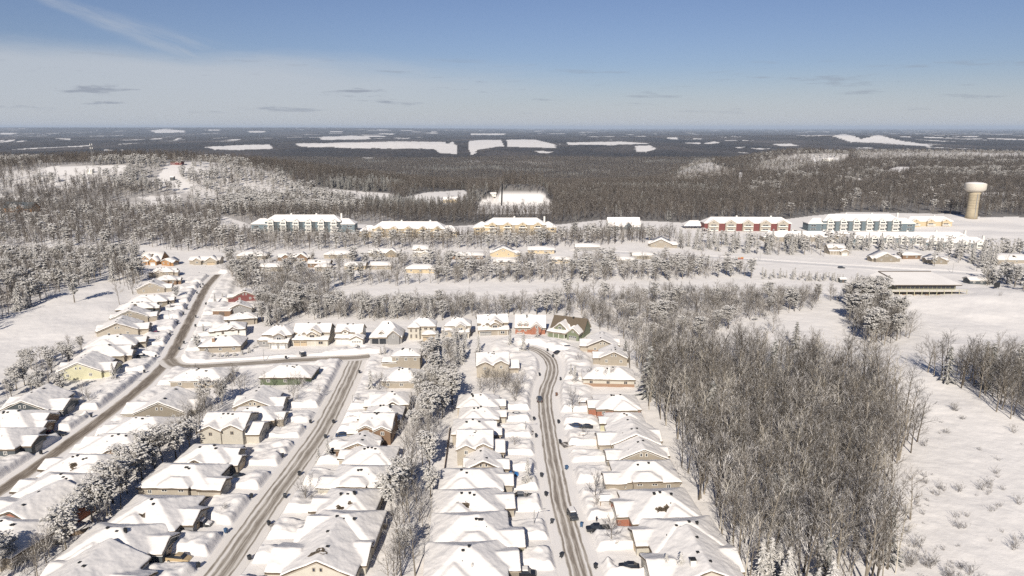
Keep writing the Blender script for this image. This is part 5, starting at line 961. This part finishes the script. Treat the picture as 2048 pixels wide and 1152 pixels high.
def grow():
    byk = {}
    for t in TR: byk.setdefault(NAMES[t[2]][0], []).append(t)
    proto = {}; r = random.Random(3)
    def plant(x, y, kind, h, label, grp, low):
        vs = (LOD if low and kind in LOD else VAR)[kind]; i = r.randrange(len(vs)); tm, cm, h0 = vs[i]; z = bz(x, y); root = empty(NAMES[kind][0], (x, y, z), r.random() * 6.28); s = h / h0; root.scale = (s * r.uniform(.9, 1.1), s * r.uniform(.9, 1.1), s)
        a = bpy.data.objects.new('trunk', tm); b = bpy.data.objects.new('crown', cm)
        for c in (a, b): col.objects.link(c); c.parent = root
        tag(root, label, NAMES[kind][1], grp); proto.setdefault((kind, bool(low and kind in LOD)), {}).setdefault(i, (a, b))
    CAP = dict(bare_tree=300, frosted_tree=300, spruce_tree=300, pine_tree=300, dark_spruce_tree=40, bare_shrub=150, snowy_bush=60); rest = {}
    for nm, ts in byk.items():
        def size(t): U, V = proj(t[0], t[1], 0); return t[3] / math.hypot(t[0], t[1]) * (1 if -10 < U < 2058 and V < 1230 else .02) + (10 if t[4] else 0)
        ts.sort(key=size, reverse=True)
        for i, t in enumerate(ts):
            if i < CAP[nm]:
                if t[4]: lab, grp = t[4], None
                elif t[5] == 'slope': lab, grp = 'bare twiggy shrub poking out of the open snow slope at right', 'shrubs on the right snow slope'
                elif t[5] == 'single': lab, grp = 'snow capped bush in the hedge in front of the chimney bungalow', 'hedge bushes at the corner bungalow'
                else:
                    w = dict(bare='tall bare tree', open='bare spreading tree', frost='frosted bare tree', spruce='snowy spruce', pine='snowy pine', darkspruce='dark spruce', shrub='bare shrub', bush='snowy bush')[t[2]]
                    where = ZONES[t[5]][0]; where = where[min([where.index(q) for q in (' in ', ' at ', ' along ', ' behind ', ' between ', ' by ', ' of ', ' around ', ' inside ', ' right of ') if q in where]) + 1:]
                    lab, grp = (w + ' ' + where).replace(' of the upper left', ' in the upper left hill woods').replace('of the wood above', 'in the wood above'), NAMES[t[2]][0].replace('_', ' ') + 's ' + where
                plant(t[0], t[1], t[2], t[3], lab, grp, i > CAP[nm] * .6 and math.hypot(t[0], t[1]) > 420)
            else: rest.setdefault(t[2], []).append(t)
    near = {}
    for kd, ts in rest.items():
        for t in ts:
            low = math.hypot(t[0], t[1]) > 420 and kd in LOD; near.setdefault((kd, low), []).append((t[0], t[1], bz(t[0], t[1]), t[3] / (LOD if low else VAR)[kd][0][2]))
    for kd, ts in far_woods().items(): near.setdefault((kd, True), []).extend(ts)
    WORD = dict(bare='bare leafless woodland', open='scattered bare trees', frost='frosted leafless woodland', spruce='snowy spruce woodland', pine='snowy pine woodland', darkspruce='dark spruce woodland', shrub='bare undergrowth', bush='snowy undergrowth')
    for (kd, low), pts in near.items():
        low = low and kd in LOD
        if (kd, low) not in proto:            # stand one such tree among the first points so its shape exists
            p = pts.pop(); plant(p[0], p[1], kd, p[3] * (LOD if low else VAR)[kd][0][2], '%s tree on the far wooded slope' % WORD[kd].split(' woodland')[0], None, low)
        obs = list(proto[kd, low].values()); print('STUFF', kd, low, len(pts), len(obs))
        gn_stuff('woodland' if low else 'nearby_woodland', WORD[kd] + (' spreading over the hills and valley' if low else ' filling out the nearer woods'), 'woods', pts, obs, None)
grow()
# ------------------------------------------------------------------ vehicles, bins, lamps and other small things
def loft_body(mb, prof, hw, tuck=.9):
    """prof: (x, bottom z, top z, width factor)"""
    mb.loft([[(x, -hw * k * .96, b), (x, -hw * k, b + (t - b) * .45), (x, -hw * k * tuck, t), (x, hw * k * tuck, t), (x, hw * k, b + (t - b) * .45), (x, hw * k * .96, b)] for x, b, t, k in prof])
def vehicle(u, v, face, kind, paint, label, snow=0, z=None, h=.0):
    x, y = P(u, v, .5); gz = bz(x, y) + h
    cat = {'pickup': 'pickup truck', 'suv': 'car', 'car': 'car'}[kind]; root = empty('pickup_truck' if kind == 'pickup' else 'parked_car', (x, y, gz), face); tag(root, label, cat, 'cars in the driveways and on the roads')
    L = dict(pickup=5.8, suv=4.7, car=4.6)[kind]; hw = dict(pickup=1.0, suv=.95, car=.92)[kind]; H = dict(pickup=1.85, suv=1.75, car=1.45)[kind]; belt = dict(pickup=1.15, suv=1.1, car=.92)[kind]; cm = M['c_' + paint]
    mb = MB(); a = L / 2
    loft_body(mb, [(-a, .45, belt * .85, .86), (-a + .12, .35, belt, .95), (-a * .5, .3, belt, 1), (a * .35, .3, belt, 1), (a * .5, .3, belt * .98, 1), (a - .25, .35, belt * .86, .95), (a, .45, belt * .7, .84)], hw); body = mb.build('body', cm, root)
    if kind == 'pickup':
        c0, c1, r0, r1 = -.55, 1.75, -.35, 1.05
        mb = MB(); mb.box(-a + .12, -.65, -hw * .80, hw * .80, belt - .02, belt + .03); mb.build('bed_cover', M['roofsnow'] if snow else M['black'], body)
    elif kind == 'suv': c0, c1, r0, r1 = -a + .1, 1.15, -a + .45, .45
    else: c0, c1, r0, r1 = -a + .45, 1.15, -a + 1.2, .3
    mb = MB(); mb.loft([[(x_, -hw * k, z_), (x_, hw * k, z_)] + [] for x_, k, z_ in []] or [[(c0, -hw * .88, belt - .03), (c0, hw * .88, belt - .03), (c1, hw * .88, belt - .03), (c1, -hw * .88, belt - .03)], [(r0, -hw * .72, H - .04), (r0, hw * .72, H - .04), (r1, hw * .72, H - .04), (r1, -hw * .72, H - .04)]])
    mb.build('windows', M['glass'], root)
    mb = MB(); mb.loft([[(r0 - .04, -hw * .74, H - .05), (r0 - .04, hw * .74, H - .05), (r1 + .04, hw * .74, H - .05), (r1 + .04, -hw * .74, H - .05)], [(r0 + .05, -hw * .68, H + .02), (r0 + .05, hw * .68, H + .02), (r1 - .06, hw * .68, H + .02), (r1 - .06, -hw * .68, H + .02)]])
    rf = mb.build('roof', cm, root)
    for px in (-L * .3, L * .31):
        for s_ in (-1, 1):
            w = MB(); w.cyl((px, s_ * hw - .12 if s_ > 0 else -hw - .10, .36), .36, .36, .22, 14, 'y'); w = w.build('wheel', M['rubber'], root); q = MB(); q.cyl((px, s_ * hw + .10 if s_ > 0 else -hw - .12, .36), .2, .2, .02, 10, 'y'); q.build('rim', M['rim'], w)
    for s_ in (-1, 1):
        q = MB(); q.box(a - .16, a - .03, s_ * hw * .66 - .16, s_ * hw * .66 + .16, belt * .62, belt * .74); q.build('headlight', M['lamp'], root)
        q = MB(); q.box(-a - .02, -a + .1, s_ * hw * .7 - .1, s_ * hw * .7 + .1, belt * .66, belt * .82); q.build('tail_light', M['tail'], root)
        q = MB(); q.box(c1 - .35, c1 - .15, s_ * hw * .98 - .08, s_ * hw * .98 + .08, belt, belt + .14); q.build('mirror', cm, root)
    if snow:
        mb = MB(); t = .12 + .14 * snow; k = .74 if snow < 2 else .80
        mb.loft([[(r0 - .1, -hw * k, H + .0), (r0 - .1, hw * k, H + .0), (r1 + .1, hw * k, H + .0), (r1 + .1, -hw * k, H + .0)], [(r0, -hw * k * .95, H + t), (r0, hw * k * .95, H + t), (r1, hw * k * .95, H + t), (r1, -hw * k * .95, H + t)]]); mb.build('roof_snow', M['roofsnow'], rf)
        if snow > 1: mb = MB(); mb.loft([[(c1 - .1, -hw * .85, belt - .05), (c1 - .1, hw * .85, belt - .05), (a - .15, hw * .8, belt * .8), (a - .15, -hw * .8, belt * .8)], [(c1, -hw * .75, belt + .2), (c1, hw * .75, belt + .2), (a - .35, hw * .7, belt + .12), (a - .35, -hw * .7, belt + .12)]]); mb.build('bonnet_snow', M['roofsnow'], body)
for a in CARS:
    vehicle(*a)
def wheelie_bin(u, v, i):
    x, y = P(u, v + 1, .3); d = [(road_near(np.array([x]), np.array([y]), k)[0][0] - ROADS[k][1], k) for k in ROADS]; rd = min(d)[1]; sd_ = road_near(np.array([x]), np.array([y]), rd)[2][0]
    r = random.Random(i); cc = 'brownbin' if (u, v) == (1113, 790) else ('bluebin' if u in (1163, 1133, 452) else 'black'); root = empty('wheeled_bin', (x, y, .25), r.random() * 6.28); BN.append((root, rd, sd_, y, {'brownbin': 'brown', 'bluebin': 'blue', 'black': 'black'}[cc]))
    b = MB(); b.loft([[(-.26, -.28, .1), (.26, -.28, .1), (.26, .28, .1), (-.26, .28, .1)], [(-.33, -.38, 1.05), (.33, -.38, 1.05), (.33, .38, 1.05), (-.33, .38, 1.05)]]); b.build('body', M[cc], root)
    b = MB(); b.loft([[(-.36, -.43, 1.05), (.36, -.43, 1.05), (.36, .41, 1.05), (-.36, .41, 1.05)], [(-.3, -.36, 1.2), (.3, -.36, 1.2), (.3, .38, 1.17), (-.3, .38, 1.17)]]); b.build('lid', M[cc], root)
    b = MB(); b.box(-.32, .32, .41, .47, .92, .98); b.build('handle', M[cc], root)
    for q in (-1, 1): b = MB(); b.cyl((q * .30 - .03, .3, .14), .14, .14, .06, 10, 'x'); b.build('wheel', M['rubber'], root)
BN = []
for i, (u, v) in enumerate(BINS): wheelie_bin(u, v, i)
cnt = {}
for o, rd, sd_, y, c in sorted(BN, key=lambda q: -q[3]):
    k = (rd, sd_); cnt[k] = cnt.get(k, 0) + 1
    nm = ORD[min(cnt[k], 15) - 1]; tag(o, '%s wheeled bin, %s from the far end along the %s kerb of %s' % (c, nm, 'west' if sd_ < 0 else 'east', RN[rd].replace('the ', '')), 'bin', 'wheeled bins on the kerbs')
    if cnt[k] > 15: o['label'] = '%s wheeled bin, nearest to the camera on the %s kerb of %s' % (c, 'west' if sd_ < 0 else 'east', RN[rd].replace('the ', ''))
def street_lamp(u, v, H, label, dirx=1, arm=True):
    x, y = P(u, v); root = empty('street_lamp', (x, y, bz(x, y))); tag(root, label, 'street lamp', 'street lamps')
    b = MB(); b.tube([(0, 0, 0), (0, 0, H)], [.11, .075], 8, True); b.build('pole', M['metal'], root)
    if arm:
        b = MB(); b.tube([(0, 0, H - .3), (dirx * 1.1, -.05, H + .15), (dirx * 2.2, -.1, H + .35)], [.05, .045, .04], 6, True); b.build('arm', M['metal'], root)
        b = MB(); b.loft([[(dirx * 2.1, -.2, H + .3), (dirx * 2.1, 0, H + .3), (dirx * 2.1, 0, H + .42), (dirx * 2.1, -.2, H + .42)], [(dirx * 2.75, -.22, H + .33), (dirx * 2.75, .02, H + .33), (dirx * 2.75, .02, H + .42), (dirx * 2.75, -.22, H + .42)]]); b.build('lamp_head', M['metal'], root)
for a in [(1068, 1059, 5.2, 'street lamp with curved arm on the right-hand street, below the grey pickup'), (1051, 868, 4.6, 'street lamp left of the right-hand street, by the white car'), (706, 816, 4.8, 'slim lamp pole right of the middle road'),
          (294, 704, 4.5, 'slim lamp pole in the mound above the pale yellow house'), (339, 640, 4.5, 'slim lamp pole by the upper left driveways'), (528, 722, 5.0, 'slim lamp pole on the cross road'), (240, 775, 4.5, 'slim lamp pole beside the snowy spruce on the left road'),
          (1520, 522, 9, 'tall lamp pole on the far road near the orange sign'), (1905, 545, 7, 'lamp pole behind the clubhouse')]: street_lamp(*a)
def person(u, v):
    x, y = P(u, v); root = bpy.data.objects.new('person', bpy.data.meshes.new('person')); col.objects.link(root); root.location = (x, y, bz(x, y) + .2); root.rotation_euler = (0, 0, -.6)
    # one continuous body: skin modifier over a skeleton, standing with one arm out
    J = [(0, 0, .95), (0, 0, 1.2), (0, 0, 1.45), (0, .02, 1.56), (0, .03, 1.68), (.0, .03, 1.80), (.2, 0, 1.42), (.34, .08, 1.16), (.36, .28, 1.02), (-.2, 0, 1.42), (-.28, .05, 1.14), (-.26, .12, .90), (.11, 0, .88), (.13, .03, .48), (.13, 0, .08), (.14, .14, .03), (-.11, 0, .88), (-.12, .02, .48), (-.13, -.04, .08), (-.13, .1, .03)]
    E = [(0, 1), (1, 2), (2, 3), (3, 4), (4, 5), (2, 6), (6, 7), (7, 8), (2, 9), (9, 10), (10, 11), (0, 12), (12, 13), (13, 14), (14, 15), (0, 16), (16, 17), (17, 18), (18, 19)]
    R = [.17, .16, .18, .07, .11, .08, .085, .065, .05, .085, .065, .05, .11, .075, .055, .05, .11, .075, .055, .05]
    me = root.data; me.from_pydata(J, E, []); me.materials.append(M['coat']); sk = root.modifiers.new('skin', 'SKIN'); sk.use_smooth_shade = True
    if not me.skin_vertices: bpy.context.view_layer.objects.active = root
    sv = me.skin_vertices[0].data if me.skin_vertices else None
    if sv:
        for q, rr in zip(sv, R): q.radius = (rr, rr)
        sv[0].use_root = True
    ss_ = root.modifiers.new('sub', 'SUBSURF'); ss_.levels = 1; ss_.render_levels = 1
    tag(root, 'person in dark winter clothes standing by the black pickup with a hand out', 'person')
    b = MB(); b.cyl((0, .03, 1.80), .12, .09, .1, 10); b.build('hat', M['w_red'], root)
person(1193, 1047)
def sign(u, v):
    x, y = P(u, v); root = empty('sign', (x, y, bz(x, y))); tag(root, 'small orange and red roadside sign panel by the far road', 'sign')
    for q in (-1.6, 1.6): b = MB(); b.box(q - .15, q + .15, -.1, .1, 0, 2); b.build('post', M['wood'], root)
    b = MB(); b.box(-2, 2, -.18, -.1, 1.0, 1.8); b.build('panel', plain('sign_red', (.30, .08, .05), .6, .1), root); b = MB(); b.box(-2, 2, -.18, -.1, 1.8, 2.6); b.build('panel', plain('sign_orange', (.42, .21, .06), .6, .1), root)
sign(1481, 521)
def hoop(u, v):
    x, y = P(u, v); root = empty('basketball_hoop', (x, y, bz(x, y) + .8)); tag(root, 'basketball hoop with white backboard standing in snow beside the bare driveway', 'basketball hoop')
    b = MB(); b.tube([(0, 0, -.8), (0, 0, 2.2)], [.07, .05], 6); b.build('pole', M['metal'], root); b = MB(); b.box(-.6, .6, -.2, -.16, 1.7, 2.5); b.build('backboard', M['trim'], root)
    b = MB(); b.tube([(.22 * math.cos(t), -.45 + .22 * math.sin(t), 1.9) for t in np.linspace(0, 6.28, 11)], [.02] * 11, 4); b.build('rim', M['tail'], root)
hoop(1166, 884)
def shed(u, v, W, D, H, wall, label, flat=False, name='shed', cat='shed'):
    x, y = P(u, v); root = empty(name, (x, y, bz(x, y) + .1)); tag(root, label, cat); w = ('shed' if flat else 'gx', 0, 0, W, D, H, .12 if flat else .5); b = MB(); wing_walls(b, w); b.build('wall', M['w_' + wall], root)
    b = MB(); roof_solid(b, w, .15, .02, .3); b.build('roof', M['roofsnow'], root); panel('door', root, M['trimdark'], 0, -D / 2, H * .42, W * .3, H * .8, 'S')
shed(448, 632, 9, 5, 3.2, 'brown', 'dark brown flat fronted outbuilding between grey and tan bungalows', True)
shed(1453, 1003, 3.2, 2.6, 2.4, 'brown', 'small brown hut standing among the tree trunks of the wood')
shed(115, 1088, 3, 2, 1.8, 'tan', 'small tan box shed in the strip at lower left')
shed(763, 1058, 2.6, 2.2, 1.9, 'tan', 'small wooden box shed behind the large beige house'); shed(870, 1134, 4, 2.4, 1.8, 'log', 'orange brown shed at the bottom between strip and right street'); shed(1684, 565, 4, 3, 2.4, 'slate', 'small dark hut at the right end of the nursery row')
shed(98, 412, 7, 5, 4, 'slate', 'dark hut right of the timber lodge'); shed(349, 394, 5, 5, 4.2, 'slate', 'dark lift hut at the top of the middle snow run'); shed(1392, 1110, 2.0, 1.6, 1.6, 'slate', 'black barbecue sized box behind the cream house', True)
def board(u, v):
    x, y = P(u, v); root = empty('scoreboard', (x, y, bz(x, y)), .5); tag(root, 'dark board on posts on the snow right of the clubhouse', 'board')
    for q in (-2.6, 2.6): b = MB(); b.box(q - .12, q + .12, -.1, .1, 0, 3); b.build('post', M['trimdark'], root)
    b = MB(); b.box(-3.2, 3.2, -.22, -.1, 1.0, 4.3); b.build('panel', M['vent'], root)
board(1992, 580)
def fence(pts, label, H=1.5, mat='wood'):
    w = [P(u, v) for u, v in pts]; x0, y0 = w[0]; root = empty('fence', (x0, y0, bz(x0, y0))); tag(root, label, 'fence'); b = MB(); c = MB()
    for (xa, ya), (xb, yb) in zip(w[:-1], w[1:]):
        d = Vector((xb - xa, yb - ya, 0)); n = max(1, int(d.length / 2.4)); nn = Vector((d.y, -d.x, 0)).normalized() * .03
        for i in range(n + 1): q = Vector((xa - x0, ya - y0, 0)) + d * (i / n); c.box(q.x - .06, q.x + .06, q.y - .06, q.y + .06, -.1, H + .15)
        a = Vector((xa - x0, ya - y0, 0)); e = a + d; b.add([a - nn, e - nn, e + nn, a + nn] + [p + Vector((0, 0, H)) for p in (a - nn, e - nn, e + nn, a + nn)], [(0, 3, 2, 1), (4, 5, 6, 7), (0, 1, 5, 4), (1, 2, 6, 5), (2, 3, 7, 6), (3, 0, 4, 7)])
    b.build('boards', M[mat], root); c.build('posts', M[mat], root)
fence([(100, 1085), (150, 1075), (190, 1062)], 'wooden garden fence in the lower left strip'); fence([(740, 1100), (748, 1045), (758, 1000)], 'wooden garden fence behind the large beige house')
fence([(864, 1140), (868, 1060), (873, 1000)], 'wooden garden fence behind the broad roofed houses left of the right street'); fence([(1445, 1010), (1425, 960), (1405, 925)], 'wooden garden fence at the edge of the wood'); fence([(885, 970), (893, 915), (900, 860)], 'wooden fence behind the twin gabled house on the right street')
# driveways swept down to the tarmac in patches
dm, N, L, B = new_mat('patchy_tarmac'); tc = N.new('ShaderNodeTexCoord'); L.new(ramp(N, L, noise_n(N, L, tc.outputs['Object'], .55, 7, .7), [(.40, (.70, .66, .61)), (.47, (.40, .36, .32)), (.54, (.075, .062, .052))]), B.inputs['Base Color']); B.inputs['Roughness'].default_value = .8
for i, q in enumerate([[(1123, 893), (1150, 888), (1180, 883)], [(1010, 864), (1040, 866), (1066, 868)], [(1035, 903), (1050, 904), (1064, 906)], [(540, 1058), (566, 1053), (596, 1047)], [(520, 912), (545, 909), (566, 907)], [(400, 547), (409, 540), (416, 532)], [(575, 1000), (630, 947), (655, 946)][1:], [(840, 684), (850, 690)]]):
    p = np.array([P(u, v) for u, v in q]); ribbon('driveway', p, 1.7, dm, .42 if i not in (5,) else .3, 5)
for i, (u, v) in enumerate([(1575, 1)]): pass

def lift():
    pts = [P(1011, 426, -2), P(1009, 394, 14)]; root = empty('conveyor_lift', (pts[0][0], pts[0][1], bz(*pts[0]))); tag(root, 'dark conveyor lift line up the left edge of the white tubing slope', 'lift')
    q = []; n = 10
    for i in range(n + 1): x = -13.0; y = 872 + 68 * i / n; q.append((x - pts[0][0], y - pts[0][1], bz(x, y) - bz(*pts[0]) + 1.0))
    b = MB(); b.tube(q, [.9] * (n + 1), 6, True); b.build('belt', M['vent'], root)
lift()
for o in bpy.data.objects:
    if 'label' in o and not 4 <= len(o['label'].split()) <= 16: o['label'] = o['label'].replace(' with tall front gable', ' with tall gable').replace('house with one white-framed', 'house with white-framed').replace('first in the row north of the cross road', 'first north of the cross road').replace('second in the row north of', 'second north of').replace('in its front dormer', 'in its dormer').replace('with bare patch on its snowy roof', 'with bare roof patch')

def mast(u, v):
    x, y = land(u, v); root = empty('radio_mast', (x, y, bz(x, y))); tag(root, 'pale radio mast with antennas on the left hilltop', 'mast'); H = 34
    b = MB()
    for k in range(3): a = k * 2.094; b.tube([(1.6 * math.cos(a), 1.6 * math.sin(a), 0), (.5 * math.cos(a), .5 * math.sin(a), H)], [.14, .1], 4)
    for i in range(16):
        z = H * i / 16; r0 = 1.6 - 1.1 * i / 16; r1 = 1.6 - 1.1 * (i + 1) / 16
        for k in range(3): a, c = k * 2.094, (k + 1) * 2.094; b.tube([(r0 * math.cos(a), r0 * math.sin(a), z), (r1 * math.cos(c), r1 * math.sin(c), z + H / 16)], [.07, .07], 3)
    b.build('lattice', M['metal'], root)
    for z in (H - 1, H - 6):
        for k in range(3): a = k * 2.094 + .5; c = MB(); c.box(1.7 * math.cos(a) - .3, 1.7 * math.cos(a) + .3, 1.7 * math.sin(a) - .3, 1.7 * math.sin(a) + .3, z - 1.2, z + 1.4); c.build('antenna', M['trim'], root)
mast(187, 335)

def haze():
    m = bpy.data.materials.new('haze'); m.use_nodes = True; nt = m.node_tree; nt.nodes.clear(); o = nt.nodes.new('ShaderNodeOutputMaterial'); v = nt.nodes.new('ShaderNodeVolumePrincipled')
    v.inputs['Color'].default_value = (.72, .84, 1.0, 1); v.inputs['Density'].default_value = 2.6e-5; v.inputs['Anisotropy'].default_value = 0; nt.links.new(v.outputs[0], o.inputs['Volume'])
    b = MB(); b.box(-140000, 140000, -2000, 95000, -260, 200); ob = b.build('haze', m); tag(ob, kind='stuff')
haze()
